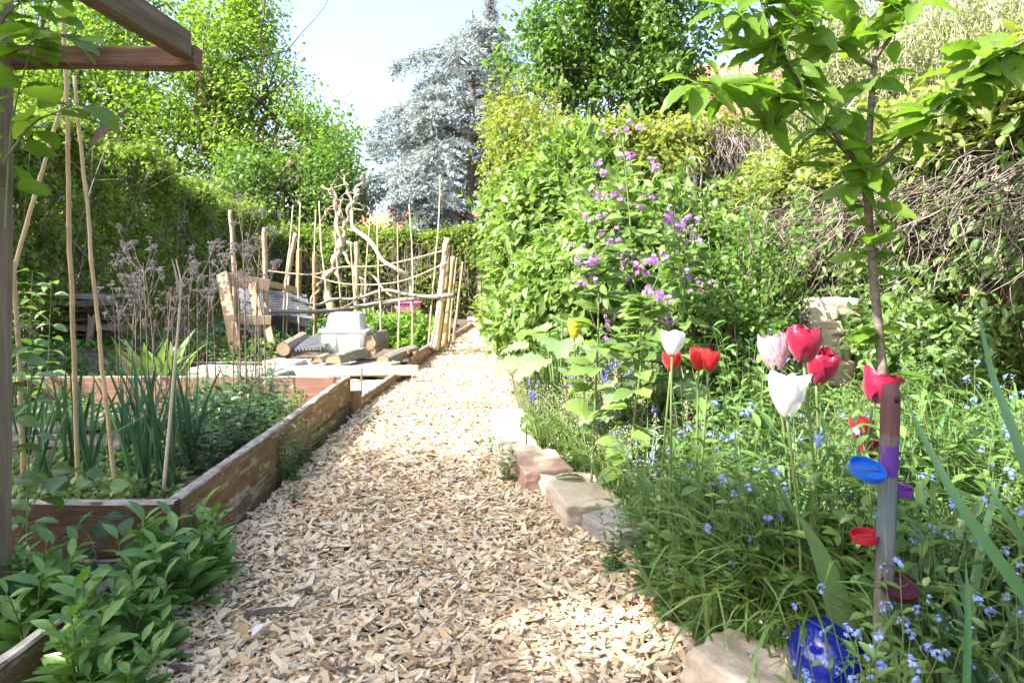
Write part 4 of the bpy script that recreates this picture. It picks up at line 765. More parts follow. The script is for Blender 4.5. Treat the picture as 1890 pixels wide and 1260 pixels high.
p = np.stack([2.46-.34*rng.random(n)**1.2, y, zz], 1); p, q = clumped(p, np.tile([[-1., -.3, .1]], (n, 1)), 6, .035); b = MB(); foliage(b, p, q, .062, T=LA, TF=LAF, wid=1.6, droop=.9, up=.3); b.build('foliage', M['herb2'], vw)
n = 80; y = U(1.6, 7.5, n); a = np.stack([2.35+U(-.1, .1, n), y, 1.7+U(-.05, .1, n)], 1)     # leafy shoots drooping over
b = MB(); c = b.stems(a, a+np.stack([U(-.3, -.1, n), rng.normal(size=n)*.15, U(-.8, -.3, n)], 1), .003, .0015, .0, 10, 3, np.tile([[-.15, 0, .08]], (n, 1))); b.build('stem', M['twig'], vw)
cc = c[:, 1:].reshape(-1, 3); cc = np.repeat(cc, 3, 0)+rng.normal(size=(len(cc)*3, 3))*.02; b = MB(); foliage(b, cc, np.tile([[-.7, -.2, 0]], (len(cc), 1)), .07, T=LA, TF=LAF, wid=1.5, droop=.9); b.build('foliage', M['herb2'], vw)
# pale trees behind the wall
def pale(name, label, base, ells, n, seed):
    r = thing(name, label, 'tree', base, 'pale trees beyond the right wall'); b = MB(); base = np.array(base, float); e0 = np.array(ells)
    for e in e0:
        for _ in range(7): limb(b, base+[U(-.2, .2), 0, 0], e[:3]+rng.normal(size=3)*e[3:]*.6, .08, .012, .05, .12, 6)
    cc, no = ell_pts(n, ells, .95, .2, seed); c = b.stems(cc, cc+np.stack([rng.normal(size=n)*.12, rng.normal(size=n)*.12, -U(.25, .8, n)], 1), .006, .003, 0, 8, 3, rng.normal(size=(n, 3))*.05); b.build('trunk', plain('grey_bark', (.34, .30, .25), .9, .2, .3, 8), r)
    p = c.reshape(-1, 3); p = np.repeat(p, 4, 0)+rng.normal(size=(len(p)*4, 3))*.05; b = MB(); foliage(b, p, rdir(len(p)), .055, droop=.8, wid=.7); b.build('crown', M['pale'], r)
pale('willow_tree', 'pale hazy tree with drooping twigs right of the arbour', (4.2, 9.6, 0), [E(1440, 300, 9.5, .65, .55), E(1460, 200, 9.5, .7, .6), E(1400, 360, 9.2, .4, .35), E(1530, 330, 9.6, .6, .5)], 1300, 1)
pale('willow_tree', 'pale hazy tree with drooping twigs behind the young cherry top', (6.3, 10, 0), [E(1580, 120, 10, 1.3, .9), E(1760, 60, 10.2, 1.3, .75), E(1700, 250, 10.3, .8, .35), E(1860, 40, 10, .8, .7), E(1530, 20, 10, .7, .6)], 2600, 2)
# ---------------- young cherry ----------------
ch = thing('young_cherry_tree', 'slim young cherry tree with large glossy leaves standing right of the tulips', 'tree', tuple(P(1636, 830, 2.5)*[1, 1, 0]+[0, 0, .18]))
b = MB(); D = 2.5
tk = crm([P(1642, 900, D), P(1630, 700, D), P(1617, 560, D), P(1605, 430, D), P(1601, 330, D)], 26); r_ = np.linspace(.0175, .0145, 26); r_[-3:] *= 1.25; b.tube(tk, r_, 10)
tk2 = crm([P(1601, 332, D), P(1604, 250, D), P(1609, 180, D), P(1615, 105, D), P(1625, 40, D), P(1634, -40, D)], 26); b.tube(tk2, np.linspace(.014, .006, 26)*(1+.05*rng.normal(size=26)), 9); b.build('trunk', M['cherrybark'], ch)
Z1 = lambda x, y, D: P(1200+x/2.52, y/2.52, D)
BRN = [([(1000, 820, 2.5), (860, 620, 2.42), (740, 470, 2.35), (640, 300, 2.3), (560, 120, 2.28), (510, -20, 2.28)], .012), ([(985, 790, 2.5), (800, 600, 2.5), (700, 520, 2.5), (640, 470, 2.5)], .006), ([(730, 450, 2.35), (600, 455, 2.3), (480, 460, 2.25), (380, 420, 2.2), (200, 385, 2.15)], .006),
       ([(1040, 310, 2.5), (860, 200, 2.45), (740, 120, 2.4), (650, 40, 2.35), (600, -30, 2.35)], .008), ([(1045, 275, 2.5), (1120, 170, 2.47), (1240, 0, 2.42), (1280, -60, 2.4)], .009), ([(1020, 810, 2.5), (1210, 630, 2.4), (1320, 520, 2.33), (1450, 380, 2.28), (1560, 300, 2.22), (1720, 205, 2.15), (1800, 160, 2.1)], .009), ([(560, 140, 2.28), (480, 60, 2.25), (430, -30, 2.25)], .005)]
for pts, r0 in BRN: pp = crm([Z1(*q) for q in pts], 26); MB().tube(pp, np.linspace(r0, r0*.35, 26)*(1+.06*rng.normal(size=26)), 7).build('branch', M['cherrybark'], ch)
CL = [(230, 380, 2.15, 7), (380, 415, 2.2, 7), (300, 400, 2.18, 5), (480, 455, 2.25, 6), (600, 450, 2.3, 7), (640, 300, 2.3, 8), (560, 130, 2.28, 8), (520, 30, 2.28, 8), (500, -30, 2.25, 5), (440, 60, 2.25, 6), (380, 30, 2.22, 5), (600, 200, 2.3, 7), (690, 400, 2.33, 8), (740, 480, 2.37, 8), (850, 610, 2.42, 7), (900, 690, 2.45, 6), (880, 800, 2.47, 6), (960, 850, 2.45, 4), (930, 520, 2.48, 4), (1010, 390, 2.48, 3), (1060, 370, 2.5, 3),
      (680, 60, 2.37, 6), (760, 130, 2.4, 6), (850, 190, 2.44, 6), (960, 230, 2.48, 4), (980, 60, 2.5, 5), (1040, -10, 2.45, 6), (1120, 160, 2.46, 4), (1240, 10, 2.42, 5), (1180, 60, 2.44, 4), (1030, 780, 2.5, 5), (1210, 620, 2.4, 5), (1330, 520, 2.33, 8), (1400, 430, 2.3, 8), (1480, 350, 2.27, 8), (1560, 290, 2.22, 8), (1660, 240, 2.18, 7), (1720, 210, 2.15, 7), (1780, 280, 2.15, 6), (600, 560, 2.3, 4), (500, 230, 2.26, 6), (640, -20, 2.33, 5), (720, 0, 2.36, 5)]
pos = []; ax = []
for x, y, D_, k in CL:
    for i in range(k+1): a = U(0, 6.28); pos.append(Z1(x+U(-22, 22), y+U(-22, 22), D_+U(-.03, .03))); ax.append((math.cos(a), math.sin(a)*.8, U(-.75, .55)))
for x, y, k in ((1605, 475, 8), (1598, 455, 4), (1612, 505, 4), (1622, 415, 3), (1605, 382, 4), (1622, 610, 4), (1628, 630, 3), (1640, 690, 3)):
    for i in range(k): a = U(0, 6.28); pos.append(P(x, y, 2.5)); ax.append((math.cos(a), math.sin(a)*.8, U(-.1, .45)))
pos = np.array(pos); ax = nrm(ax); n = len(pos); r = rng.random(n)
sz = np.where(np.arange(n) > n-34, U(.075, .15, n), U(.095, .155, n)); nor = nrm(np.tile([[0, -.25, 1.]], (n, 1))+rng.normal(size=(n, 3))*.45)
tipp = pos+ax*.018; b = MB(); b.stems(pos, tipp, .0016, .0014, 0, 3); b.leaves(CH, CHF, tipp, ax, nor, sz, U(.75, .98, n), U(.05, .45, n)); b.build('foliage', M['cherry'], ch)
# ---------------- tree added out of view, crown cut to shape the near shade ----------------
def shade(p):
    g = p[:, :2]+p[:, 2:3]*np.array([-SUN_DIR[0], -SUN_DIR[1]])/SUN_DIR[2]; x, y = g[:, 0], g[:, 1]
    lim = np.interp(x, [-3, -1.2, -.2, .15, .5, 1, 1.6, 2.6], [4.7, 4.05, 3.8, 3.6, 2.9, 1.95, 1.6, 1.3])+.07*np.sin(x*9)
    k = y < lim
    hole = ((x-.22)/.30)**2+((y-1.86)/.24)**2 < 1; k &= ~(hole & (rng.random(len(x)) < .85))
    h2 = (((x+1.0)/.25)**2+((y-1.65)/.12)**2 < 1) | (((x-.2)/.1)**2+((y-3.0)/.12)**2 < 1) | (((x-.62)/.18)**2+((y-1.5)/.10)**2 < 1); k &= ~(h2 & (rng.random(len(x)) < .85)); return k
tree('added_shade_tree', 'broad unseen leafy tree added behind the viewpoint to shade the near path', (-6.6, -2.8, 0), 3.8, [(-6.0, -1.8, 5.1, 2.9, 2.7, 1.2), (-4.1, -1.6, 5.0, 2.0, 2.4, .9), (-7.8, -1.2, 5.0, 2.2, 2.4, 1.1)], 70000, .10, 'tree2', .2, 16, .16, hidef=shade, group=None, extra=1)
# ---------------- herb prototypes ----------------
def herb(name, label, cat, ns=5, h=.28, spread=.3, nl=9, ls=.05, T=L3, TF=L3F, mat='herb', opp=True, wid=1.0, upl=.35, r=.0018, t0=.12, top=1.0, sag=.02, size_end=.5, whorl=0, jit=.25, curl=.3, hv=.2, stemmat='stem', basal=0, bl=.1):
    o = thing(name, label, cat); a = np.sort(U(0, 6.28, ns)); hh = h*U(1-hv, 1+hv, ns); R = spread*np.sqrt(rng.random(ns))
    base = np.stack([np.cos(a)*R*.25, np.sin(a)*R*.25, -.02+0*a], -1); tip = np.stack([np.cos(a)*R, np.sin(a)*R, hh], -1)
    b = MB(); b.stems(base, tip, r, r*.5, 0, 8, 4, np.stack([-np.cos(a), -np.sin(a), .2+0*a], -1)*R[:, None]*.12)
    b.build('stem', M[stemmat], o); P_, A_, S_ = [], [], []
    for i in range(ns):
        for j in range(nl):
            t = t0+(top-t0)*((j+U(-.2, .2))/max(1, nl-1)); t = min(max(t, .02), 1); off = (t*(1-t))*4*R[i]*.12
            c = base[i]+(tip[i]-base[i])*t+np.array([-math.cos(a[i])*off, -math.sin(a[i])*off, off*.2]); az = j*(math.pi/2 if opp else 2.4)+U(-.3, .3)
            for k in range(2 if opp else 1):
                aa = az+k*math.pi; up = upl+.5*(t > .93)+U(-jit, jit); P_.append(c); A_.append((math.cos(aa), math.sin(aa), up)); S_.append(ls*(1-(1-size_end)*t)*U(.75, 1.2))
    for k in range(basal): aa = U(0, 6.28); P_.append(np.array([0, 0, .01])+.01*rng.normal(size=3)); A_.append((math.cos(aa), math.sin(aa), U(.2, 1.0))); S_.append(bl*U(.7, 1.2))
    A_ = nrm(A_); n = len(P_); nor = nrm(np.array([[0, 0, 1.]])+rng.normal(size=(n, 3))*.25); b = MB(); b.leaves(T, TF, np.array(P_), A_, nor, np.array(S_), wid*U(.85, 1.15, n), curl*U(.3, 1.4, n)); b.build('foliage', M[mat], o)
    return o, tip
# five petal flower template, unit diameter ~1
_pv = [(0, 0, 0)]; _pf = []
for k in range(5):
    a = k*2*math.pi/5
    for da, rr in ((-.5, .42), (0, .55), (.5, .42)): _pv.append((rr*math.cos(a+da), rr*math.sin(a+da), .06))
    i0 = 1+3*k; _pf.append((0, i0, i0+1, i0+2))
FL, FLF = np.array(_pv), np.array(_pf)
M['fmn'] = leafmat('sky_blue_petals', (.11, .19, .64), (.18, .28, .76), (.34, .45, .86), .3, .6, (1, 1, 1)); M['yellow'] = plain('yellow_eye', (.8, .6, .05), .6)
M['purple'] = leafmat('purple_petals', (.30, .09, .38), (.42, .17, .50), (.58, .34, .66), .35, .6, (1, 1, 1)); M['violet'] = leafmat('violet_blue_bells', (.10, .09, .42), (.15, .14, .5), (.24, .22, .6), .2, .5, (1, 1, 1))
M['whitepetal'] = leafmat('small_white_petals', (.7, .72, .68), (.78, .8, .75), (.82, .84, .8), .3, .6, (1, 1, 1)); M['seed'] = leafmat('seed_beads', (.20, .19, .12), (.30, .27, .18), (.42, .38, .27), .1, .7, (1, 1, 1)); M['deadhead'] = leafmat('dry_seed_heads', (.075, .062, .068), (.14, .118, .125), (.24, .21, .215), .1, .9, (1, 1, 1)); M['deadstem'] = leafmat('dry_dark_stems', (.07, .045, .035), (.12, .08, .06), (.2, .145, .115), .02, .8, (1, 1, 1)); M['ashstem'] = leafmat('ash_stems', (.08, .062, .058), (.13, .105, .098), (.2, .17, .16), .02, .8, (1, 1, 1))  # dry stalk heads and stems darkened to stand in for shade on them
def blobs(b, pos, s, k=None):     # little octahedral beads
    T = np.array([(0, 0, 1), (1, 0, 0), (0, 1, 0), (-1, 0, 0), (0, -1, 0), (0, 0, -1)], float)*.5; Fc = np.array([(0, 1, 2), (0, 2, 3), (0, 3, 4), (0, 4, 1), (5, 2, 1), (5, 3, 2), (5, 4, 3), (5, 1, 4)])
    n = len(pos); v = pos[:, None]+T[None]*np.broadcast_to(s, n)[:, None, None]*(1+rng.normal(size=(n, 6, 1))*.15); b.add(v.reshape(-1, 3), (np.arange(n)[:, None, None]*6+Fc).reshape(-1, 3))
def flowers(o, c, n, rad, s, mat, up=.8, eye=True, name='blossom'):
    c = np.repeat(np.atleast_2d(c), n, 0); d = rdir(len(c), up); p = c+d*rad*U(.5, 1, len(c))[:, None]; d2 = nrm(d+[0, -.35, .2])
    t = nrm(np.cross(d2, rng.normal(size=d2.shape))); b = MB(); r = nrm(np.cross(t, d2)); sz = s*U(.8, 1.15, len(p))
    v = p[:, None]+sz[:, None, None]*(FL[None, :, 0, None]*r[:, None]+FL[None, :, 1, None]*t[:, None]+FL[None, :, 2, None]*d2[:, None]); b.add(v.reshape(-1, 3), (np.arange(len(p))[:, None, None]*len(FL)+FLF).reshape(-1, 4)); f = b.build(name, M[mat], o)
    if eye: e = MB(); blobs(e, p+d2*s*.05, s*.22); e.build('flower_eye', M['yellow'], f)
protos = {}
def park(k, o): protos[k] = (o, [False])
USED = {}
def place(k, loc, rz=None, sc=1.0, label=None, group=None):
    o, used = protos[k]; rz = U(0, 6.28) if rz is None else rz; loc = (float(loc[0]), float(loc[1]), float(loc[2]))
    if not used[0]:
        used[0] = True; o.location = loc; o.rotation_euler = (0, 0, rz); o.scale = (sc,)*3
        if label: o['label'] = label
        if group: o['group'] = group
        return o
    return dup(o, loc, rz, sc, label, group)
for k in range(5):
    o, tip = herb('forget_me_not', 'x', 'forget-me-not', ns=8, h=.34, spread=.13, nl=9, ls=.06, T=LA, TF=LAF, mat='herb', opp=False, wid=1.5, upl=.6, size_end=.45, basal=9, bl=.07, hv=.3)
    tp = tip+rng.normal(size=tip.shape)*[.004, .004, .003]; flowers(o, tp, 7, .011, .0098, 'fmn'); park('fmn%d' % k, o)
for k in range(3):    # lance leaved weeds without flowers
    o, _ = herb('leafy_herb', 'x', 'herb', ns=8, h=.40, spread=.14, nl=13, ls=.08, T=LA, TF=LAF, mat='herb', opp=False, wid=1.3, upl=.5, basal=8, bl=.12); park('lance%d' % k, o)
for k in range(2):
    o, _ = herb('leafy_herb', 'x', 'herb', ns=9, h=.30, spread=.15, nl=11, ls=.045, mat='herb2', wid=1.0, basal=5, bl=.06); park('light%d' % k, o)
for k in range(3):
    o, _ = herb('mint_plant', 'x', 'mint', ns=9, h=.25, spread=.15, nl=8, ls=.05, T=OV, TF=OVF, mat='mint', wid=.95, upl=.25, size_end=.8); park('mint%d' % k, o)
o, _ = herb('oregano_plant', 'x', 'oregano', ns=12, h=.30, spread=.14, nl=12, ls=.03, mat='herb2', wid=1.1); park('oreg', o)
for k in range(2):
    o, _ = herb('lambs_ear', 'x', 'lambs ear', ns=4, h=.26, spread=.07, nl=7, ls=.055, T=OV, TF=OVF, mat='silver', wid=.8, upl=.4, r=.003, stemmat='silver', basal=6, bl=.07); park('silver%d' % k, o)
for k in range(3):    # grape hyacinth seed spikes
    o = thing('grape_hyacinth', 'x', 'grape hyacinth'); ns = 9; a = U(0, 6.28, ns); tip = np.stack([np.cos(a)*U(.02, .08, ns), np.sin(a)*U(.02, .08, ns), U(.20, .30, ns)], -1); bs = tip*[.25, .25, 0]; b = MB(); c = b.stems(bs, tip, .0022, .0015, 0, 8); b.build('stem', M['stem'], o)
    nb_ = (2, 0, 1)[k]
    for i in range(ns):
        if i < nb_: b = MB(); blobs(b, tip[i]+rng.normal(size=(30, 3))*[.005, .005, .010], .007); b.build('blossom', M['violet'], o)
        else: b = MB(); blobs(b, bs[i]+(tip[i]-bs[i])*np.linspace(.58, 1, 30)[:, None]+rng.normal(size=(30, 3))*[.0055, .0055, .002], .0055); b.build('seed_spike', M['seed'], o)
    b = MB(); n = 16; a = U(0, 6.28, n); b.blades(rng.normal(size=(n, 3))*[.02, .02, 0], np.stack([np.cos(a)*.5, np.sin(a)*.5, 1+0*a], -1), U(.2, .36, n), .006, U(.4, 1.1, n), 8); b.build('foliage', M['grass'], o); park('hya%d' % k, o)
for k in range(3):    # grass tufts
    o = thing('grass_tuft', 'x', 'grass tuft'); n = 60; a = U(0, 6.28, n); b = MB(); b.blades(rng.normal(size=(n, 3))*[.03, .03, 0], np.stack([np.cos(a)*.6, np.sin(a)*.6, U(.7, 2.0, n)], -1), U(.22, .48, n), U(.003, .009, n), U(.35, 1.2, n), 8); b.build('foliage', M['grass'], o); park('tuft%d' % k, o)
for k in range(2):
    o = thing('broad_blade_tuft', 'x', 'grass tuft'); n = 20; a = U(0, 6.28, n); b = MB(); b.blades(rng.normal(size=(n, 3))*[.03, .03, 0], np.stack([np.cos(a)*.4, np.sin(a)*.4, U(.8, 1.5, n)], -1), U(.3, .5, n), U(.010, .018, n), U(.3, .9, n), 9); b.build('foliage', M['leek'], o); park('iris%d' % k, o)
def rz_(x, y): return (x, y, float(gz(x, y)))
# stuff: low ground cover and salad patch
def cover(name, label, x0, x1, y0, y1, n, ls, h, mat, mask=None, z=None, cat='ground cover'):
    x = U(x0, x1, n); y = y0+(y1-y0)*rng.random(n)**1.4; k = np.ones(n, bool) if mask is None else mask(x, y); x, y = x[k], y[k]; zz = gz(x, y) if z is None else z+0*x
    hh = h*(.5+.5*snoise(np.stack([x, y, 0*x], -1), 6, 2)).clip(.15, 1.3)
    p = np.stack([x, y, zz+hh*rng.random(len(x))], -1); p, q = clumped(p, np.tile([[0, 0, 1.]], (len(p), 1)), 5, ls*.45); p[:, 2] = np.maximum(p[:, 2], (zz+.004).repeat(5)); b = MB(); foliage(b, p, q, ls, T=L3, TF=L3F, droop=0, up=1.1, wid=1.2); tag(b.build(name, M[mat]), label, cat, kind='stuff')
inbed = lambda x, y: (x > xr(y)+.10+.03*np.sin(y*15)) & (x < 2.5)
cover('ground_cover', 'low mixed weeds covering the soil of the flower bed', .0, 2.5, 1.1, 7.0, 15000, .030, .07, 'herb2', lambda x, y: inbed(x, y) & ((y < 6) | (x > .3)) & (snoise(np.stack([x, y, 0*x], -1), 2.3, 9) > -.35))
cover('bed_weeds', 'low green weeds between the onions in the large raised bed', -3.0, -1.2, 2.25, 4.6, 2600, .03, .10, 'herb2', lambda x, y: snoise(np.stack([x, y, 0*x], -1), 3, 3) > -.1, z=.11, cat='weeds')
cover('salad_seedlings', 'bright green salad leaves growing densely inside the cane trellis', -2.35, -.98, 8.1, 10.9, 6000, .05, .34, 'salad' if 'salad' in M else 'herb2', z=.08, cat='salad')
cover('seedlings', 'scattered green seedlings on the soil of the left beds', -4.6, -2.4, 6.8, 12.5, 1600, .06, .25, 'herb', z=.1, cat='seedlings')
cover('grass_edge', 'low weeds between the path boards and the hedge', -4.7, -3.3, 4.8, 8, 700, .05, .12, 'herb', cat='weeds')
# ---------------- right bed planting ----------------
gF = 'forget-me-nots in the right flower bed'; gH = 'grape hyacinths going to seed in the right bed'; gT = 'grass tufts in the right bed'; gL = 'leafy herbs in the right bed'; gS = 'silvery lambs ears'
def zone(x, y):
    px = CX+F*x/y; side = 'beside the path' if x-xr(y) < .38 else 'left of the tulips' if px < 1210 else 'below the tulips' if px < 1540 else 'by the stake' if px < 1700 else 'near the right edge'
    return side+', '+('in the foreground' if y < 1.35 else 'near row' if y < 1.75 else 'second row' if y < 2.2 else 'middle row' if y < 2.8 else 'fourth row' if y < 3.5 else 'far row')
pts = []
def scatter(n, y0, y1, dmin, kinds, sc=(.8, 1.15), okf=None, yp=1.0, xm=2.4):
    c = 0; tr_ = 0
    while c < n and tr_ < n*40:
        tr_ += 1; y = y0+(y1-y0)*random.random()**yp; x = float(xr(y))+.09+random.random()*min(xm, .82*y+.25-float(xr(y))); 
        if x > 2.45 or (okf and not okf(x, y)): continue
        if any((x-a)**2+(y-b_)**2 < dmin*dmin for a, b_ in pts): continue
        pts.append((x, y)); k = random.choice(kinds); lab = {'fmn': 'blue forget-me-not ', 'hya': 'beaded grape hyacinth ', 'tuft': 'fine bladed grass tuft ', 'iris': 'broad bladed green tuft ', 'lance': 'lance leaved herb ', 'light': 'pale small leaved herb ', 'silver': 'silver leaved plant '}; kk = k.rstrip('0123456789')
        s0 = .62 if (y > 2.2 and CX+F*x/y > 1440) else 1; gr = {'fmn': gF, 'hya': gH, 'tuft': gT, 'iris': gT, 'lance': gL, 'light': gL, 'silver': gS}[kk]; s = U(*sc)*s0; place(k, rz_(x, y), None, s, ('small ' if s < .92 else 'tall ' if s > 1.06 else '')+lab[kk]+zone(x, y), gr); c += 1
ballxy = (.662, 1.43)
clear = lambda x, y: not (y < 1.5 and .37 < x/y < .535) and not (y < 1.58 and .25 < x/y < .42) and not (1.6 < y < 2.0 and .25 < x/y < .33) and not (((x-ballxy[0]) < .12 and (x-ballxy[0]) > -.16 and y < 1.47 and x < .74 and x > .40) or (x < .78 and y < 1.9 and x < .40+.2*(y > 1.62))) and not (x-float(xr(y)) < .2 and y > 2.4 and y < 4.3)
fm = ['fmn%d' % i for i in range(5)]; la = ['lance%d' % i for i in range(3)]; li = ['light0', 'light1']; hy = ['hya0', 'hya1', 'hya2']; tu = ['tuft0', 'tuft1', 'tuft2']; ir = ['iris0', 'iris1']
scatter(19, .90, 1.3, .08, fm*2+tu, (.62, .85), lambda x, y: x > .54 and clear(x, y)); scatter(70, 1.2, 2.0, .065, fm+la[:2]+tu+tu+li+['iris0', 'hya1'], (.8, 1.12), clear)
scatter(26, 2.6, 3.9, .07, hy, (1.2, 1.7), lambda x, y: x < .75 and x-float(xr(y)) > .1); scatter(90, 1.9, 3.2, .085, fm[:2]+la+la+li+hy+tu+tu+tu, (.9, 1.35), clear); scatter(62, 3.0, 5.2, .12, fm[:1]+la+hy+li+li+tu, (.95, 1.4), lambda x, y: clear(x, y) and not 1420 < CX+F*x/y < 1610, 1.0, 1.9); scatter(10, 2.6, 3.9, .05, hy, (1, 1.3), lambda x, y: x < .75 and x-float(xr(y)) > .1)
scatter(22, 1.4, 2.6, .07, tu+ir, (.9, 1.2), lambda x, y: x > .75 and clear(x, y)); scatter(16, 2.4, 3.6, .06, tu, (.7, .95), lambda x, y: x-float(xr(y)) > .2 and x-float(xr(y)) < .5)
for i, (px, py, z, k, s, lb) in enumerate([(1185, 985, .05, 'silver0', 1.35, 'tall silver leaved spike beside the path below the pale stone'), (1160, 905, .08, 'silver1', .9, 'small silvery plant behind the pale kerb stone'), (905, 838, .01, 'silver1', .75, 'grey green sprig growing on the path edge left of the kerb stones'), (875, 822, .01, 'silver0', .62, 'spreading grey green sprig on the sunny path edge'), (935, 893, .01, 'lance1', .5, 'small upright sprig at the corner of the pink stone'),
        (1330, 760, .12, 'silver0', 1.0, 'silvery plant beneath the twin red tulip'), (1395, 745, .14, 'silver1', 1.1, 'silvery plant left of the pink tulip')]):
    place(k, G(px, py, z), None, s, lb, gS if 'silver' in k else gL)
for i, (px, py, k, s, lb) in enumerate([(1195, 1085, 'lance0', .7, 'dark green sprigs spilling over the chips, farther clump'), (1235, 1150, 'light0', .8, 'pale green weeds spilling over the chips before the brown rock'), (1310, 1225, 'light1', .6, 'pale green weeds at the foot of the large rock'), (1170, 1010, 'fmn0', .9, 'forget-me-not leaning out over the chips'), (1230, 1040, 'fmn2', .85, 'forget-me-not between the chips and the brown rock'), (1130, 1060, 'lance2', .5, 'small dark sprig standing alone on the chips'), (1390, 1240, 'fmn4', .8, 'forget-me-not rising in front of the large rock'), (1280, 1100, 'light0', .9, 'leafy weeds on the chips left of the brown rock')]):
    place(k, G(px, py, .02), None, s, lb, gL)
for i, (px, D_, k, s) in enumerate([(1400, 1.36, 'light1', .4), (1500, 1.16, 'fmn2', .62), (1560, 1.2, 'fmn4', .7), (1600, 1.12, 'fmn3', .82), (1640, 1.1, 'fmn0', .85), (1680, 1.14, 'fmn1', .9), (1450, 1.3, 'fmn1', .6), (1420, 1.72, 'iris0', 1.0), (1345, 1.72, 'fmn3', 1.1), (1440, 1.7, 'tuft0', 1.15), (1460, 1.6, 'lance2', 1.1), (1500, 1.55, 'tuft1', 1.3), (1535, 1.54, 'lance0', 1.15), (1570, 1.5, 'tuft2', 1.25), (1600, 1.56, 'lance1', 1.2), (1340, 1.75, 'lance0', 1.25), (1310, 1.8, 'light1', 1.3), (1370, 1.68, 'tuft0', 1.3), (1290, 2.0, 'tuft1', 1.2), (1265, 1.95, 'lance2', 1.15), (1330, 1.95, 'fmn0', 1.3), (1475, 1.62, 'fmn2', 1.3), (1650, 1.4, 'lance2', 1.1), (1690, 1.35, 'lance1', 1.15), (1740, 1.3, 'tuft2', 1.2), (1250, 2.15, 'light0', 1.3)]):
    x, y = (px-CX)/F*D_, D_; place(k, rz_(x, y), None, s, ('tangled', 'thick', 'upright', 'bushy', 'leaning', 'loose', 'dense')[i % 7]+' '+{'fmn': 'forget-me-not', 'lan': 'lance leaved herb', 'tuf': 'grass tuft', 'lig': 'pale green herb', 'iri': 'broad bladed tuft'}[k[:3]]+(' left of' if px < 1430 else ' right beneath' if px < 1560 else ' right of')+' the large tulips, '+('front' if D_ < 1.45 else 'second row' if D_ < 1.7 else 'behind'), {'fmn': gF, 'lan': gL, 'tuf': gT, 'lig': gL, 'iri': gT}[k[:3]])
# stones
kg = 'sandstone blocks edging the right side of the path'
for x, y, z, s, rz, mt, lb in [(.285, 2.83, .035, (.24, .40, .13), .22, 'sandst', 'pale sandstone kerb block with a broad flat top'), (.14, 3.20, .04, (.22, .31, .14), .2, 'pinkst', 'pinkish sandstone kerb block'), (.02, 3.62, .03, (.22, .40, .12), .12, 'sandst', 'bright kerb block behind the pinkish one'), (.02, 4.15, .005, (.27, .42, .06), .05, 'sandst', 'flat sunlit kerb slab farther along the path'), (.03, 4.6, .005, (.22, .32, .06), -.1, 'sandst', 'farthest sunlit kerb slab'), (.385, 2.50, .03, (.15, .22, .12), .5, 'slate', 'small grey kerb stone half hidden by leaves'),
        (.60, 1.50, .035, (.26, .32, .19), .55, 'sandst', 'large pale rock left of the blue glass ball'), (.62, 2.04, .05, (.30, .30, .12), .1, 'pinkst', 'brownish rock half hidden by leaves'), (.52, 1.76, .0, (.13, .18, .10), .3, 'sandst', 'small rock beside the large pale rock')]:
    tag(rock((x, y, z), s, rz, mt, 'kerb_stone', U(-.04, .04), U(-.05, .05), *((.085, .72) if 'rock' in lb else (.042, .89)), 21), lb, 'stone', kg)
for px, py, D_, s, rz, lb in [(1532, 565, 4.5, (.25, .2, .10), .1, 'topmost white stone of the small stack by the wall'), (1510, 580, 4.45, (.17, .15, .09), -.1, 'white stone on the left of the stack second from the top'), (1558, 582, 4.5, (.14, .15, .09), .2, 'white stone on the right of the stack second from the top'), (1515, 603, 4.45, (.19, .2, .08), .0, 'middle white stone of the small stack'), (1512, 626, 4.45, (.17, .2, .09), .1, 'lower white stone of the small stack'), (1520, 650, 4.45, (.2, .2, .12), .1, 'bottom stone of the small stack'), (1520, 684, 4.45, (.24, .24, .14), .1, 'base stone of the small stack')]:
    c = P(px, py, D_-.35); tag(rock(c, s, rz, 'sandst', 'stone_block', 0, 0, .03, .85), lb, 'stone', 'stack of pale stones by the right wall')
# ---------------- tulips ----------------
def petalmat(name, base, tipc, streak=None, tr_=.35):
    m, t, o = new_mat(name); c = nd(t, "ShaderNodeTexCoord"); s = nd(t, "ShaderNodeSeparateXYZ"); t.links.new(c.outputs['Object'], s.inputs[0]); f = nd(t, "ShaderNodeMapRange"); f.inputs[1].default_value = .0; f.inputs[2].default_value = .07; t.links.new(s.outputs[2], f.inputs[0])
    v = mapping(t, (260, 260, 14)); n = noise_n(t, 1, 3, v); col = ramp(t, f.outputs[0], [(0, base), (.35, tipc), (1, tipc)])
    col = mixc(t, ramp(t, n, [(.42, (0, 0, 0)), (.66, (.9, .9, .9))]) if streak else ramp(t, n, [(.42, (0, 0, 0)), (.64, (.75, .75, .75))]), col, streak or mixc(t, 1.0, col, (.55, .5, .5) if base[0] > base[1]*2 else (.86, .88, .82), 'MULTIPLY'))
    p = prin(t, col, .4, .4, n, .25, .0015); p.inputs['Sheen Weight'].default_value = .2; tl = nd(t, "ShaderNodeBsdfTranslucent"); t.links.new(col, tl.inputs[0]); mx = nd(t, "ShaderNodeMixShader"); mx.inputs[0].default_value = tr_
    t.links.new(p.outputs[0], mx.inputs[1]); t.links.new(tl.outputs[0], mx.inputs[2]); t.links.new(mx.outputs[0], o.inputs[0]); return m
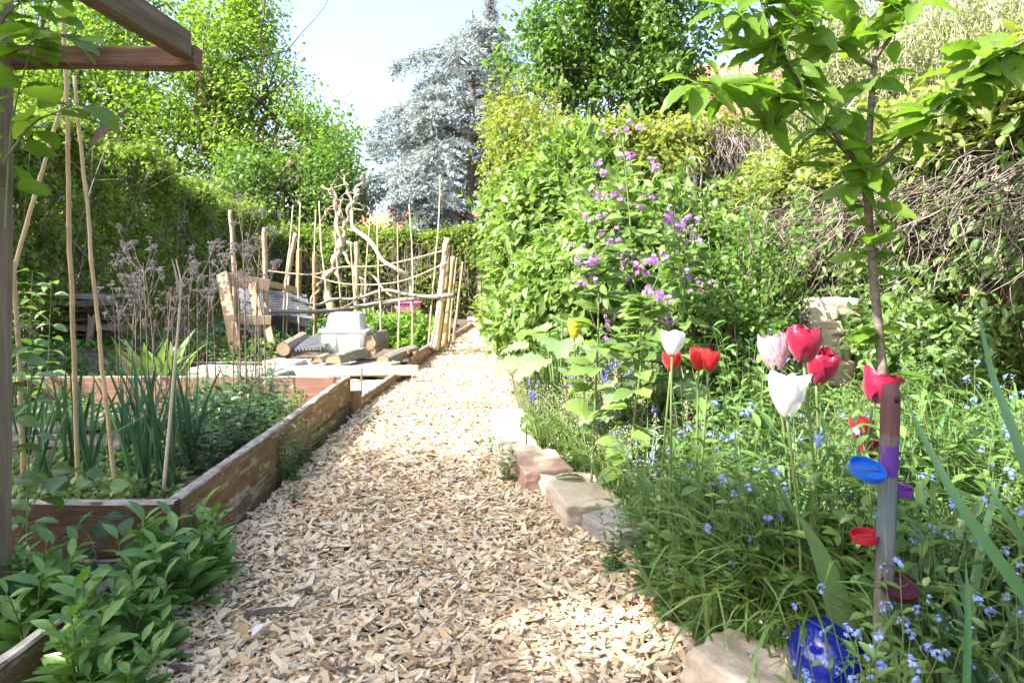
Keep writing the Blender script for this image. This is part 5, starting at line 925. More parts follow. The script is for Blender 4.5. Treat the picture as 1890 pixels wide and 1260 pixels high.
TM = {'white': petalmat('white_petals', (.62, .66, .5), (.78, .78, .75)), 'crimson': petalmat('crimson_petals', (.20, .015, .04), (.25, .001, .022), (.33, .006, .055), .2), 'red': petalmat('red_petals', (.4, .02, .01), (.46, .004, .006), (.50, .012, .012), .2), 'pink': petalmat('pink_petals', (.60, .54, .50), (.60, .42, .44), (.42, .10, .18)), 'yellow': petalmat('yellow_petals', (.75, .25, .03), (.82, .60, .04), (.82, .52, .04)), 'dark': petalmat('dark_red_petals', (.2, .01, .015), (.24, .004, .01), (.30, .01, .02))}
def petal(b, ang, Rm, Hh, half, flare, ruff, z0=0, open_=0, pt=.6, seed=0):
    n, mm = 11, 7; v = []
    for i in range(n):
        t = i/(n-1); prof = (.18+.82*math.sin(math.pi*min(1, .06+t*(.62-open_*.3)))**.8)
        if t > .7: prof += flare*(t-.7)**1.5*5
        for j in range(mm):
            s = j/(mm-1)*2-1; wd = half*math.sin(math.pi*min(1, (.16+t*.84)**(1.2)*.5+.0)) if t < .5 else half*math.cos((t-.5)/.5*math.pi/2*.985)**(pt*.6)
            a = ang+s*wd; rr = Rm*prof*(1-.06*s*s)+ruff*Rm*.12*math.sin(s*7+t*9+seed)*t; z = Hh*t*(1-.05*s*s)+ruff*Hh*.05*math.sin(s*9+seed)*t
            v.append((rr*math.cos(a), rr*math.sin(a), z0+z))
    f = [(i*mm+j, i*mm+j+1, (i+1)*mm+j+1, (i+1)*mm+j) for i in range(n-1) for j in range(mm-1)]; b.add(np.array(v), np.array(f))
def tulip(px, py0, py1, D, wpx, mat, label, foot=(0, 0), tilt=(0, 0), flare=0, ruff=0, open_=0, nleaf=3, pt=.6, stemc='stem', extra=0, lh=.25):
    top = P(px, py0, D); bot = P(px, py1, D); Hh = top[2]-bot[2]; Rm = wpx/F*D/2; g = rz_(bot[0]+foot[0], bot[1]+foot[1]); o = thing('tulip', label, 'tulip', g, 'tulips in the right flower bed')
    sp = crm([np.array(g)-[0, 0, .02], (np.array(g)*.5+bot*.5)+[foot[0]*.3, 0, 0], bot+[0, 0, .001]], 16); MB().tube(sp, np.linspace(.0042, .0034, 16), 7).build('stem', M[stemc], o)
    fl = bpy.data.objects.new('flower', None); COL.objects.link(fl); fl.parent = o; fl.location = tuple(bot-np.array(g)); fl.rotation_euler = (tilt[0], tilt[1], U(0, 6)); fl.empty_display_size = .03
    for ring, nn_ in ((0, 3), (1, 3+extra)):
        for k in range(nn_):
            b = MB(); petal(b, k*2*math.pi/nn_+ring*math.pi/3*1.0+U(-.08, .08), Rm*(1.0 if ring == 0 else .90), Hh*(U(.95, 1.0) if ring == 0 else U(.86, .97)), 1.34, flare*U(.3, 1.3), ruff, 0, open_, pt, U(0, 9)); q = b.mesh('petal', TM[mat]); pb = bpy.data.objects.new('petal', q); COL.objects.link(pb); pb.parent = fl
    for k in range(nleaf):
        a = U(0, 6.28); b = MB(); b.blades([np.array(g)+[.01*math.cos(a), .01*math.sin(a), 0]], [(math.cos(a)*.35, math.sin(a)*.35, 1)], lh*U(.8, 1.25), U(.028, .045), U(.25, .6), 12, .45, .8); b.build('leaf', M['tleaf'], o)
    return o
tulip(1452, 686, 765, 1.50, 66, 'white', 'large white pointed tulip in front of the crimson ones', (.05, .05), (-.1, -.12), .42, 0, .12, 4, .95)
tulip(1432, 614, 682, 1.66, 58, 'pink', 'pale pink streaked tulip left of the crimson one', (.06, .05), (0, -.12), .1, .5, 0, 3, .6); tulip(1483, 600, 668, 1.54, 62, 'crimson', 'big crimson ruffled tulip, highest of the group', (.05, .04), (0, .02), 0, .9, 0, 3, .5, extra=1)
tulip(1506, 640, 706, 1.68, 56, 'crimson', 'crimson tulip half behind the highest one', (.03, .05), (0, .35), 0, .8, 0, 3, .5); tulip(1612, 682, 741, 1.64, 62, 'crimson', 'crimson open tulip right behind the stake top', (-.02, .1), (.25, .35), .25, .9, .2, 3, .5, extra=1)
tulip(1586, 768, 814, 1.86, 42, 'dark', 'small dark red tulip low behind the stake', (0, .05), (.1, 0), .1, .6, 0, 2, .5); tulip(1608, 812, 850, 1.92, 36, 'dark', 'lowest dark red tulip half hidden by the stake', (0, .04), (.1, .1), .1, .6, 0, 2, .5)
tulip(1289, 639, 683, 2.0, 38, 'red', 'left one of the twin glossy red tulips', (.0, .05), (0, -.1), .1, .2, .1, 2, .7); tulip(1308, 643, 684, 1.97, 34, 'red', 'right one of the twin glossy red tulips', (-.02, .05), (0, .12), .1, .2, 0, 2, .7)
tulip(1240, 608, 654, 1.92, 44, 'white', 'smaller white tulip above a red one', (.0, .04), (-.1, -.1), .2, .1, .1, 3, .8); tulip(1238, 648, 682, 2.0, 36, 'red', 'red tulip tucked under the smaller white one', (-.03, .05), (0, .1), .1, .2, 0, 2, .7)
tulip(1060, 586, 624, 3.15, 25, 'yellow', 'lone yellow tulip beside the big rhubarb leaves', (.02, .1), (0, 0), 0, .1, 0, 3, .7, lh=.3)
for px, py, D_, lb in [(1420, 905, 1.8, 'broad tulip leaves under the big white tulip'), (1530, 900, 1.6, 'broad tulip leaves left of the stake'), (1570, 960, 1.45, 'broad tulip leaves right beside the stake'), (1370, 960, 1.9, 'broad leaves at the left edge of the tulip group'), (1700, 1010, 1.45, 'broad leaves right of the stake'), (1470, 860, 1.75, 'broad leaves behind the big white tulip'), (1250, 760, 2.1, 'broad leaves below the smaller white tulip')]:
    c = P(px, py, D_); g = rz_(c[0], c[1]); o = thing('tulip_leaves', lb, 'plant', g)
    for k in range(5): a = U(0, 6.28); b = MB(); b.blades([np.array(g)], [(math.cos(a)*.3, math.sin(a)*.3, 1)], U(.32, .52), U(.045, .07), U(.08, .35), 12, .4, .9); b.build('leaf', M['tleaf'], o)
# big foreground blades at the right edge
for pts_, w_, lb in [([(1905, 1120, 1.0), (1790, 960, 1.02), (1725, 850, 1.05), (1668, 730, 1.1)], .018, 'long blue green blade slanting across the lower right corner'), ([(1930, 980, .95), (1870, 800, .97), (1830, 690, 1.0), (1800, 552, 1.02)], .016, 'long blade rising steeply at the right edge'), ([(1895, 1010, 1.2), (1850, 940, 1.2), (1817, 882, 1.22)], .013, 'shorter pointed blade between the two long ones'), ([(1780, 1300, 1.05), (1785, 1150, 1.06), (1782, 1030, 1.08)], .014, 'upright blade among the forget-me-nots at the right')]:
    pp = crm([P(*q) for q in pts_], 20); t = np.linspace(0, 1, 20); ww = .5*w_*np.sin(np.pi*(.5+.497*t))**.7; side = nrm(np.cross(nrm(np.gradient(pp, axis=0)), [0, 1., .2])); fw = np.array([0, -.35, 0]); base = pp[0]; gq = rz_(base[0]+.02, base[1])
    pre = crm([gq, pp[0]], 6)[:-1]; pp = np.vstack([pre, pp]); ww = np.concatenate([np.full(5, w_*.5), ww]); side = np.vstack([np.tile(side[0], (5, 1)), side]); n = len(pp)
    v = np.stack([pp+side*ww[:, None]+fw*ww[:, None], pp, pp-side*ww[:, None]+fw*ww[:, None]], 1).reshape(-1, 3); b = MB().add(v, np.array([(i*3+j, i*3+j+1, i*3+j+4, i*3+j+3) for i in range(n-1) for j in range(2)])); tag(b.build('leaf_blade', M['leek'], origin=gq), lb, 'leaf blade')
# ---------------- stake with jar lids, glass ball ----------------
m, t, o = new_mat('painted_stake'); v = mapping(t, (150, 150, 6)); n = noise_n(t, 1, 8, v, .72); n2 = noise_n(t, 14, 5, mapping(t, (1, 1, 1)))
col = ramp(t, n, [(.3, (.022, .019, .017)), (.48, (.085, .075, .066)), (.72, (.18, .16, .14))]); c_ = nd(t, "ShaderNodeTexCoord"); s_ = nd(t, "ShaderNodeSeparateXYZ"); t.links.new(c_.outputs['Object'], s_.inputs[0])
hh = nd(t, "ShaderNodeMath", operation='MULTIPLY_ADD'); t.links.new(n2, hh.inputs[0]); hh.inputs[1].default_value = .09; t.links.new(s_.outputs[2], hh.inputs[2])
K = lambda a, b_: ramp(t, hh.outputs[0], [(0, (0, 0, 0)), (a, (0, 0, 0)), (a+.004, (1, 1, 1)), (b_, (1, 1, 1)), (b_+.004, (0, 0, 0))])
col = mixc(t, ramp(t, hh.outputs[0], [(.40, (0, 0, 0)), (.50, (.45, .45, .45)), (.60, (0, 0, 0))]), col, (.05, .16, .20)); pm = nd(t, 'ShaderNodeMath', operation='MULTIPLY'); t.links.new(K(.555, .628), pm.inputs[0]); t.links.new(ramp(t, noise_n(t, 42, 5, mapping(t, (1, 1, .6))), [(.36, (0, 0, 0)), (.44, (1, 1, 1))]), pm.inputs[1]); col = mixc(t, pm.outputs[0], col, (.07, .022, .19)); col = mixc(t, ramp(t, hh.outputs[0], [(.655, (0, 0, 0)), (.66, (.85, .85, .85))]), col, mixc(t, n2, (.035, .008, .012), (.11, .045, .05)))
p = prin(t, col, .7, .3, n, .5, .003); t.links.new(p.outputs[0], o.inputs[0])
sb = P(1618, 1250, 1.25); sb[2] = .10; stp = P(1645, 710, 1.25); sk = thing('wooden_stake', 'old painted round wooden stake with coloured jar lids nailed to it', 'stake', tuple(sb))
pp = np.linspace(sb-[0, 0, .06], stp, 40); rr = np.full(40, .0165)+rng.normal(size=40)*.00012; rr[-1] = .0125; rr[-2] = .0158; MB().tube(pp, rr, 20).build('shaft', m, sk)
hp = P(1655, 738, 1.2335); MB().tube([hp+[0, .002, 0], hp+[.0008, -.0012, 0]], [.0048, .0048], 14).build('hole', M['black'] if 'black' in M else plain('black_hole', (.012, .010, .010), .9), sk)
def lid(px, py, D_, nrmv, r, hgt, col, label, nailto=None, name='jar_lid'):
    c = P(px, py, D_); nv = nrm(np.array(nrmv, float)); a = nrm(np.cross(nv, [0.3, 1, 0])); b_ = np.cross(nv, a); k = 40; an = np.arange(k)*2*math.pi/k; ring = lambda rr, z: [tuple(c+nv*z+a*math.cos(x)*rr+b_*math.sin(x)*rr) for x in an]
    b = MB(); kn = r*1.0; stack_rings(b, [ring(r*.93, 0), ring(r*.985, .0008), ring(r, .002), ring(r, hgt-.0012), ring(r*1.02, hgt-.001), ring(r*1.02, hgt), ring(r*.955, hgt), ring(r*.95, .003), ring(r*.7, .0022), ring(r*.68, .0032)]); o = b.build(name, plain('lid_'+label.split()[0], col, .35, .5, .12, 60), sk); o['label'] = label
    if nailto is not None: e = np.array(nailto); s0 = c+nv*hgt*.95-(e-c)*.55; MB().tube([s0, e], [.0012, .0012], 6).build('nail', M['iron'], o)
ax_ = lambda py: np.interp(py, [710, 1250], [stp[0], P(1618, 1250, 1.25)[0]])
lid(1598, 872, 1.225, (.12, -.45, 1), .0305, .013, (.006, .085, .40), 'bright blue lid', (ax_(868), 1.236, P(0, 868, 1.25)[2])); lid(1660, 912, 1.275, (.0, -.03, 1), .0235, .013, (.09, .02, .20), 'purple lid seen edge on', (ax_(908), 1.262, P(0, 908, 1.25)[2]))
lid(1596, 996, 1.26, (-.10, -.08, 1), .0235, .013, (.30, .006, .02), 'red lid seen edge on', (ax_(992), 1.26, P(0, 992, 1.25)[2])); lid(1661, 1089, 1.222, (-.15, -.42, 1), .030, .014, (.035, .003, .013), 'dark maroon lid', (ax_(1085), 1.236, P(0, 1085, 1.25)[2]))
m, t, o = new_mat('blue_glass'); n = noise_n(t, 9, 5, mapping(t, (1, 1, 1))); p = prin(t, ramp(t, n, [(.35, (.003, .008, .16)), (.7, (.012, .03, .42))]), .08, .6); p.inputs['Coat Weight'].default_value = .15; p.inputs['Coat Roughness'].default_value = .04; t.links.new(p.outputs[0], o.inputs[0])
gc = P(1527, 1212, 1.43); b = MB(); R_ = .077; N1, N2 = 28, 48; v = [(R_*math.sin(math.pi*i/N1)*math.cos(2*math.pi*j/N2), R_*math.sin(math.pi*i/N1)*math.sin(2*math.pi*j/N2), R_*math.cos(math.pi*i/N1)) for i in range(N1+1) for j in range(N2)]
b.add(np.array(v), np.array([(i*N2+j, (i+1)*N2+j, (i+1)*N2+(j+1) % N2, i*N2+(j+1) % N2) for i in range(N1) for j in range(N2)])); o = b.build('glass_ball', m); o.location = tuple(gc); tag(o, 'glossy cobalt blue glass ball lying among the forget-me-nots', 'glass ball')
# ---------------- honesty (purple) and rhubarb ----------------
HC = [(1145, 245), (1165, 288), (1207, 303), (1110, 310), (1112, 347), (1150, 355), (1196, 360), (1088, 410), (1235, 398), (1250, 408), (1240, 422), (1275, 412), (1272, 440), (1127, 446), (1074, 468), (1098, 484), (1160, 475), (1188, 490), (1222, 480), (1160, 505), (1082, 512), (1290, 515), (1285, 525), (1075, 515), (1200, 535), (1215, 560), (1132, 585), (1200, 580), (1120, 622), (1225, 592), (1090, 490), (1212, 550)]
MAIN = [((1192, 780), (1170, 500), (1150, 262), 3.0, 'tallest purple flowering stem rising in front of the green bushes'), ((1090, 760), (1105, 560), (1095, 430), 2.9, 'purple flowering honesty on the left near the yellow tulip'), ((1245, 760), (1262, 560), (1268, 420), 3.1, 'purple flowering honesty on the right with airy flower heads'), ((1150, 770), (1190, 620), (1200, 540), 2.75, 'lower purple flowering honesty in the middle')]
hs = []
for a, m_, c, D_, lb in MAIN:
    A = P(*a, D_); g = rz_(A[0], A[1]); hs.append((crm([g, P(*m_, D_), P(*c, D_)], 20), thing('honesty_plant', lb, 'flowering plant', g, 'purple flowering honesty plants'), D_, []))
for x, y in HC:
    best = min(hs, key=lambda h_: min(abs(CX+F*q[0]/q[1]-x)+.6*abs(HY-(q[2]-H)*F/q[1]-y-35) for q in h_[0])); best[3].append((x, y))
for cur, o, D_, cl in hs:
    b = MB(); b.tube(cur, np.linspace(.006, .0025, 20), 6, False); cs = []
    for x, y in cl:
        q = P(x, y, D_+U(-.12, .12)); d = [np.linalg.norm(q-(k-[0, 0, .0])) + (4 if k[2] > q[2]-.04 else 0) for k in cur]; s = cur[int(np.argmin(d))]; b.tube(crm([s, s*.4+q*.6+[0, 0, -.02], q], 7), [.0025, .0023, .002, .002, .0018, .0016, .0015], 4, False); cs.append(q)
    b.build('stem', M['stem'], o); cs = np.array(cs); q = np.repeat(cs, 5, 0)+rng.normal(size=(len(cs)*5, 3))*[.024, .024, .02]; flowers(o, q, 5, .014, .018, 'purple', .2, False)
    t = U(.1, .92, 80); idx = (t*19).astype(int); pos = cur[idx]; a = U(0, 6.28, 80); ax2 = nrm(np.stack([np.cos(a), np.sin(a), U(-.1, .5, 80)], -1)); b = MB(); b.stems(pos, pos+ax2*.035, .0013, .001, 0, 3); b.leaves(CH, CHF, pos+ax2*.035, ax2, nrm(np.array([[0, -.2, 1.]])+rng.normal(size=(80, 3))*.3), .12-.06*t, 1.35, .3); b.build('foliage', M['shrub'], o)
DK, DKF = leaf_t(16, lambda t: .03+.42*math.sin(math.pi*min(1, t**.75*.97+.01))**.7*(1+.07*math.sin(t*31)), .10, .12, 3)
for px, py, D_, nl, sz_, lb in [(1030, 690, 3.9, 11, .25, 'rhubarb with huge pale leaves beside the yellow tulip'), (1190, 740, 3.0, 6, .17, 'broad leaved plant at the foot of the purple flowers')]:
    c = P(px, py, D_); g = rz_(c[0], c[1]); o = thing('rhubarb' if nl > 8 else 'burdock', lb, 'plant', g); a = np.linspace(0, 6.28, nl, endpoint=False)+U(-.2, .2, nl); d = np.stack([np.cos(a), np.sin(a), 0*a], -1); hz = U(.30, .62, nl) if nl > 8 else U(.2, .4, nl); base = np.array(g)+d*.02; tip = np.array(g)+d*U(.08, .2, nl)[:, None]+np.stack([0*hz, 0*hz, hz], -1)
    b = MB(); b.stems(base, tip, .008, .006, .02, 6, 6); b.build('stem', M['stem'], o); b = MB(); b.leaves(DK, DKF, tip, nrm(d+[0, 0, .1]), nrm(d*-.1+[0, -.3, 1]), sz_*U(.7, 1.15, nl), 1.0, U(.25, .6, nl)); b.build('foliage', M['dock'], o)
# ---------------- left beds ----------------
gO = 'onion clumps in the large raised bed'
for k in range(3):
    o = thing('onion_clump', 'x', 'onion'); n = 9; a = U(0, 6.28, n); bs = rng.normal(size=(n, 3))*[.02, .02, 0]; b = MB(); b.blades(bs, np.stack([np.cos(a)*.22, np.sin(a)*.22, 1+0*a], -1), U(.38, .58, n), U(.014, .022, n), U(.02, .22, n), 10, .9, .45, np.where(rng.random(n) < .15, .62, 9)); b.build('foliage', M['leek'], o); b = MB()
    for i in range(3): b.tube([bs[i]-[0, 0, .03], bs[i]+[0, 0, .05]], [.011, .008], 8)
    b.build('stem', M['dock'], o); park('onion%d' % k, o)
for i, (px, py, s, lb) in enumerate([(258, 915, 1.05, 'onion clump left of the dry leaf stalk'), (310, 918, 1.1, 'onion clump nearest the bed corner'), (285, 880, 1.1, 'onion clump behind the dry leaf stalk'), (350, 880, .95, 'onion clump beside the board, right of the dry stalk'), (75, 900, .95, 'leftmost onion clump near the pergola post'), (130, 868, 1.0, 'onion clump between the yellow cane and the tall cane'), (165, 900, .9, 'onion clump between the two leaning canes'), (235, 860, .95, 'onion clump behind the leaning cane'), (45, 850, .9, 'small onion clump right behind the post')]):
    place('onion%d' % (i % 3), G(px, py, .1), None, s, lb, gO)
gM = 'mint plants along the board of the large raised bed'
for i, (px, py) in enumerate([(395, 850), (440, 835), (370, 880), (400, 805), (450, 800), (490, 790), (355, 830), (480, 815), (420, 780), (510, 775), (380, 790), (340, 860)]): place('mint%d' % (i % 3), G(px, py, .1), None, U(.85, 1.15), ('nearest', 'front right', 'front left', 'central', 'second central', 'right hand', 'left hand', 'second right hand', 'rear', 'rearmost right', 'rear left', 'leftmost')[i]+' mint plant beside the weathered board of the large raised bed', gM)
for i, (px, py, s, lb) in enumerate([(440, 745, 1.15, 'sunlit bright green oregano behind the mint'), (400, 750, 1.05, 'sunlit oregano among the dark stalks'), (475, 735, .9, 'smaller sunlit oregano near the far board'), (500, 705, .6, 'small seedling by the far board'), (360, 752, .8, 'oregano at the left of the sunlit clump'), (90, 800, .55, 'small light green weed among the grey planks'), (120, 830, .6, 'light green weed between the onions and the planks'), (160, 780, .5, 'light green seedling near the far planks'), (190, 850, .7, 'light green weed behind the leaning cane')]): place('oreg', G(px, py, .1), None, s, lb, 'light green herbs in the large raised bed')
# horseradish / dock clump
c = G(262, 735, .1); o = thing('horseradish', 'clump of tall upright light green leaves behind the far board', 'plant', (c[0], 4.95, .05)); n = 22; a = U(0, 6.28, n); b = MB(); b.blades(np.array(o.location)+rng.normal(size=(n, 3))*[.08, .05, 0], np.stack([np.cos(a)*.4, np.sin(a)*.4, 1+0*a], -1), U(.35, .6, n), U(.07, .12, n), U(.1, .5, n), 11, .3, 1.1); b.build('foliage', M['herb2'], o)
# dry flower stalks
gD = 'dry flower stalks in the large raised bed'
for k in range(4):
    o = thing('dry_flower_stalk', 'x', 'dry stalk'); h_ = 1.0; tip = np.array([U(-.06, .06), U(-.05, .05), h_]); tr2 = crm([(0, 0, -.02), tip*[.4, .4, .5], tip*[1, 1, .82]], 14); b = MB(); b.tube(tr2, np.linspace(.004, .0025, 14), 5, False); b.build('stem', M['deadstem'], o); 
    for j in range(8):
        hd = []; b = MB(); s = tr2[rng.integers(8, 14)]; a = U(0, 6.28); e = s+np.array([math.cos(a)*U(.04, .13), math.sin(a)*U(.04, .13), U(.08, .26)]); b.tube(crm([s, s*.4+e*.6+[0, 0, -.02], e], 6), np.linspace(.0014, .0009, 6), 4, False)
        for _ in range(5): e2 = e+rng.normal(size=3)*[.012, .012, .005]+[0, 0, .012]; b.stems(e-[0, 0, .02], e2, .0009, .0007, 0, 3); hd.append(e2)
        br_ = b.build('branch', M['ashstem'], o); hd = np.array(hd); q = np.repeat(hd, 14, 0)+rng.normal(size=(len(hd)*14, 3))*[.005, .005, .003]; b = MB(); blobs(b, q, U(.0035, .006, len(q))); b.build('seed_head', M['deadhead'], br_)
    park('dry%d' % k, o)
names_ = ['tallest', 'leaning', 'thin', 'many headed', 'dark', 'crooked', 'slender', 'short']
for i, (px, py, ptop) in enumerate([(455, 770, 372), (470, 755, 395), (445, 760, 420), (480, 748, 450), (430, 775, 470), (490, 742, 430), (380, 790, 430), (365, 800, 455), (350, 780, 500), (275, 800, 415), (262, 810, 440), (290, 790, 445), (240, 815, 470), (305, 800, 470), (225, 800, 500), (250, 790, 520), (320, 790, 520), (280, 815, 540), (462, 745, 560), (400, 770, 480)]):
    g = G(px, py, .1); hgt = (py-ptop)/F*g[1]; place('dry%d' % (i % 4), g, None, hgt, ('right group, ' if px > 340 and px > 400 else 'middle group, ' if px > 340 else 'left group, ')+names_[i % 8]+' dry brown flower stalk with grey seed heads'+(' in front' if i % 3 == 0 else ' at the back' if i % 3 == 1 else ''), gD)
n = 46; g = np.array([G(U(225, 500), U(760, 830), .1) for _ in range(n)]); t_ = g+np.stack([U(-.18, .18, n), U(-.15, .15, n), U(.25, .75, n)], -1); b = MB(); b.stems(g, t_, .0028, .0012, 0, 7, 4, rng.normal(size=(n, 3))*.03); tag(b.build('dry_stems', M['deadstem'], origin=tuple(g[0])), 'tangle of thin dark dead stems between the dry flower stalks', 'dry stems', kind='stuff')
# lower left foreground plants (lance leaved, lush)
for k in range(3):
    o, _ = herb('forget_me_not', 'x', 'leafy plant', ns=7, h=.25, spread=.14, nl=11, ls=.125, T=LA, TF=LAF, mat='lush' if 'lush' in M else 'herb', opp=False, wid=1.6, upl=.75, r=.0035, basal=9, bl=.13, curl=.28); park('lush%d' % k, o)
gC = 'lush lance leaved plants in the lower left corner'
for i, (px, py, z, s, lb) in enumerate([(255, 1165, .02, 1.25, 'tall lush plant in front of the bed corner, its top reaching the board'), (350, 1120, .02, 1.1, 'lush plant spreading onto the chips right of the tallest'), (395, 1080, .01, .9, 'lush plant nearest the raised bed board on the chips'), (205, 1235, .02, 1.0, 'lush plant halfway along the low board'), (290, 1225, .01, .8, 'low lush plant lying over the chips'), (155, 1290, .02, 1.05, 'lush plant at the bottom edge of the picture'), (60, 1200, .03, 1.1, 'lush plant beside the foot of the post'), (110, 1150, .03, .95, 'lush plant inside the low bed behind the board'), (320, 1060, .01, .85, 'lush plant touching the corner of the large bed'), (225, 1330, .01, .75, 'lush sprig at the very bottom left')]): place('lush%d' % (i % 3), G(px, py, z), None, s*.85, lb, gC)
sb2 = thing('strawberry_plant', 'dark round leaved strawberry plant with tiny white flowers below the red board', 'strawberry', tuple(G(75, 1140, .035))); n = 30; a = U(0, 6.28, n); g = np.array(sb2.location); d = np.stack([np.cos(a), np.sin(a), 0*a], -1); tip = g+d*U(.03, .16, n)[:, None]+[0, 0, 1]*U(.06, .15, n)[:, None]; b = MB(); b.stems(np.tile(g, (n, 1)), tip, .0014, .001, .01, 5); b.build('stem', M['stem'], sb2)
t3 = np.repeat(tip, 3, 0); a3 = np.repeat(a, 3)+np.tile([-1.2, 0, 1.2], n); b = MB(); b.leaves(CH, CHF, t3, np.stack([np.cos(a3), np.sin(a3), 0*a3+.05], -1), nrm(np.array([[0, -.2, 1.]])+rng.normal(size=(3*n, 3))*.2), U(.04, .055, 3*n), 1.5, .2); b.build('foliage', M['darkleaf'] if 'darkleaf' in M else M['tree2'], sb2); flowers(sb2, tip[:4]+[0, 0, .03], 1, .002, .016, 'whitepetal', 2)
# vines / nettles at the pergola post
def shoot(name, label, pts_, r, nl, ls, mat, wid=1.4, cat='climbing plant', T=CH, TF=CHF, droop=.4, leafat=(.1, 1)):
    cur = crm([P(*q) for q in pts_], 30); o = thing(name, label, cat, tuple(cur[0])); MB().tube(cur, np.linspace(r, r*.4, 30), 6, False).build('stem', M['stem'], o); t = np.linspace(leafat[0], leafat[1], nl)*29; pos = np.stack([np.interp(t, np.arange(30), cur[:, i]) for i in range(3)], 1); pos = np.repeat(pos, 2, 0); n = len(pos); a = np.repeat(np.arange(nl)*1.57, 2)+np.tile([0, math.pi], nl)+U(-.4, .4, n)
    ax2 = nrm(np.stack([np.cos(a), np.sin(a), U(-droop, .25, n)], -1)); b = MB(); b.stems(pos, pos+ax2*ls*.3, .0013, .001, 0, 3); b.leaves(T, TF, pos+ax2*ls*.3, ax2, nrm(np.array([[0, -.3, 1.]])+rng.normal(size=(n, 3))*.35), ls*U(.7, 1.15, n), wid, U(.1, .4, n)); b.build('foliage', M[mat], o)
for i, (pts_, nl, ls, lb) in enumerate([([(10, 420, 1.75), (20, 250, 1.74), (45, 130, 1.72), (90, 20, 1.7), (110, -60, 1.68)], 13, .085, 'climbing shoot with big toothed leaves winding up beside the post'), ([(5, 300, 1.7), (60, 230, 1.68), (110, 205, 1.66), (135, 190, 1.66)], 5, .09, 'side shoot whose largest leaf hangs in front of the tall cane'), ([(0, 100, 1.72), (40, 90, 1.7), (90, 60, 1.66), (130, 70, 1.64)], 7, .08, 'side shoot crossing the left end of the cross beam'), ([(-10, 60, 1.7), (30, 10, 1.68), (80, -20, 1.66)], 6, .08, 'uppermost leafy shoot in the top left corner')]): shoot('climbing_shoot', lb, pts_, .003, nl, ls, 'cherry')
for i, (px, pt, D_, k, ls, mt, lb) in enumerate([(22, 600, 2.05, 6, .075, 'herb', 'nettle like plant with serrated leaves right behind the post'), (60, 640, 2.1, 6, .065, 'herb', 'nettle like plant leaning right of the post'), (20, 720, 1.95, 6, .08, 'herb', 'lowest toothed leaf plant at the foot of the yellow cane'), (60, 500, 4.2, 12, .09, 'herb', 'tall white flowering weed by the hedge left of the wood stack'), (95, 520, 4.4, 12, .09, 'herb2', 'white flowering weed closest to the wood stack'), (35, 540, 4.0, 11, .09, 'herb', 'white flowering weed near the left picture edge')]):
    shoot('tall_weed', lb, [(px-10, pt+(370 if D_ < 3 else 250), D_), (px-6, pt+150, D_), (px, pt, D_)], .003, k, ls, mt, 1.0, 'weed')
# vine leaves trailing over the near bed edge
for i, (pts_, nl, ls, mt, lb) in enumerate([([(30, 1000, 1.95), (80, 900, 1.98), (140, 870, 2.0), (190, 900, 2.02)], 7, .065, 'herb', 'raspberry like shoot arching over the near edge of the large bed'), ([(190, 1080, 1.9), (170, 1000, 1.95), (150, 960, 1.98), (240, 950, 2.0)], 6, .06, 'darkleaf' if 'darkleaf' in M else 'tree2', 'dark leafy shoot in front of the red board')]): shoot('bramble_shoot', lb, pts_, .0022, nl, ls, mt, 1.4, 'plant')
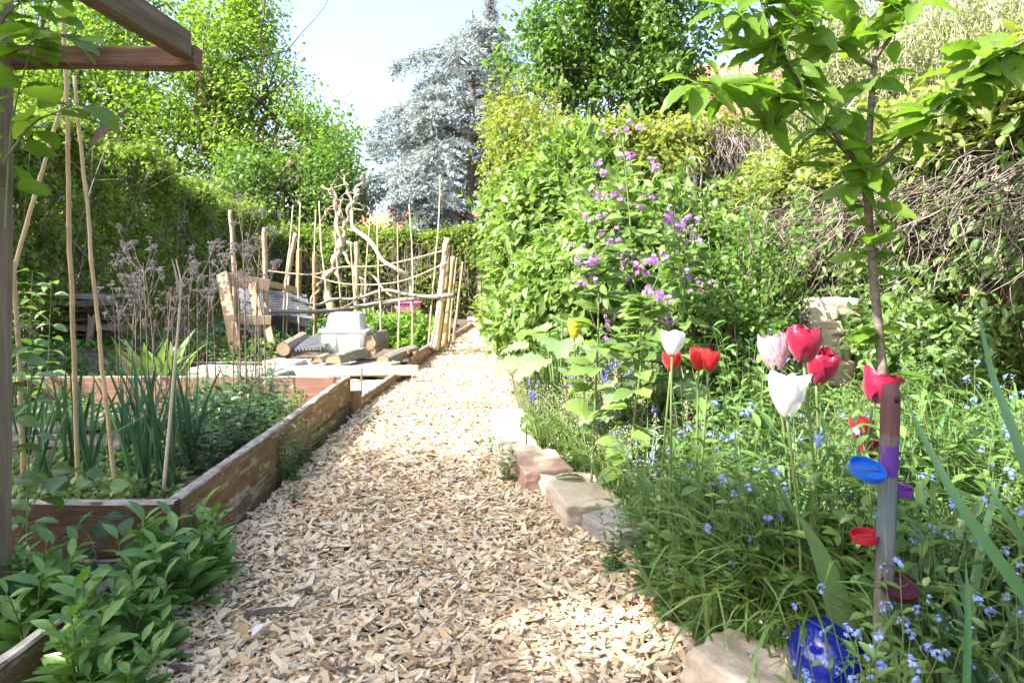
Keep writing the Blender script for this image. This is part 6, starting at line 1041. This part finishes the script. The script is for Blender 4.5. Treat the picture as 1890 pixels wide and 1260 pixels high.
# small weeds along the board
for i, (px, py, k, s, lb) in enumerate([(530, 895, 'lance1', .75, 'leafy weed growing against the foot of the large bed board'), (560, 860, 'light1', .6, 'weed spreading on the chips beside the board'), (590, 830, 'light0', .45, 'flat small weed farther along the board'), (545, 935, 'light0', .35, 'tiny weed nearest on the chips beside the board'), (515, 850, 'lance2', .8, 'thin stemmed weed leaning on the board'), (868, 648, 'oreg', .35, 'tiny green plant at the path edge in the sun'), (855, 615, 'oreg', .5, 'small green plant spilling over the far path board'), (920, 700, 'oreg', .4, 'green tuft at the right path edge in the sun'), (590, 1120, 'light1', .15, 'tiny seedling alone on the chips'), (810, 625, 'oreg', .25, 'tiny weed at the foot of the far board'), (700, 668, 'light0', .35, 'small seedling on the pale plank'), (620, 690, 'light1', .5, 'light green seedling in front of the pale plank')]): place(k, G(px, py, .0), None, s, lb, 'small weeds along the path')
c = P(575, 672, 6.4); place('tuft1', (P(605, 660, 6.5)[0]-.05, 6.6, .12), None, .8, 'pale grass tuft left of the white box', gT)
# bits on the path
M['darkbark'] = plain('dark_bark', (.10, .08, .07), .9, .2, .35, 50)
for px, py, L, rz, w_, lb in [(520, 1030, .075, -.5, .012, 'dark bark piece on the chips below the bed corner'), (495, 1128, .13, .25, .026, 'largest dark bark piece on the near chips'), (335, 1232, .06, -.3, .016, 'dark bark piece at the bottom left of the chips'), (835, 975, .04, 1.1, .016, 'dark bark chunk in the middle of the path'), (880, 985, .045, -.4, .014, 'flat dark bark piece beside the middle chunk'), (700, 855, .16, -.1, .004, 'thin curved twig lying across the shaded chips'), (560, 1090, .05, .4, .014, 'dark bark scrap above the largest bark piece'), (990, 1108, .03, .3, .014, 'small dark lump near the right sunny patch'), (930, 1105, .12, -.15, .003, 'thin reddish twig right of the path centre'), (640, 1235, .05, .2, .014, 'bark scrap at the bottom of the path')]:
    c = G(px, py, .035); d = np.array([math.cos(rz), math.sin(rz), .02])*L/2; pp = crm([c-d, c+[0, 0, .004 if w_ > .006 else .012], c+d], 10); r = w_/2*np.sin(np.linspace(.5, 2.7, 10))**.5
    tag(MB().sweep(pp, [(-1, -.35), (-.8, .25), (-.2, .5), (.5, .4), (1, -.2), (.2, -.5)], .001, scale=r, up=(0, 0, 1)).build('bark_piece' if w_ > .006 else 'twig', M['darkbark'], origin=tuple(c)), lb, 'bark' if w_ > .006 else 'twig', 'bark pieces and twigs on the path')
c = G(466, 1172, .04); b = MB(); b.leaves(*leaf_t(8, lambda t: .02+.22*math.sin(math.pi*min(1, t*.93+.05)), .3), [c], [(.3, 1, .25)], [(0, -.5, 1)], .045); tag(b.build('feather', M['whitepetal'], origin=tuple(c)), 'small white feather lying on the near chips', 'feather')
# unused prototypes
for k, (o, u) in protos.items():
    if not u[0]:
        for c in list(o.children_recursive): bpy.data.objects.remove(c)
        bpy.data.objects.remove(o)
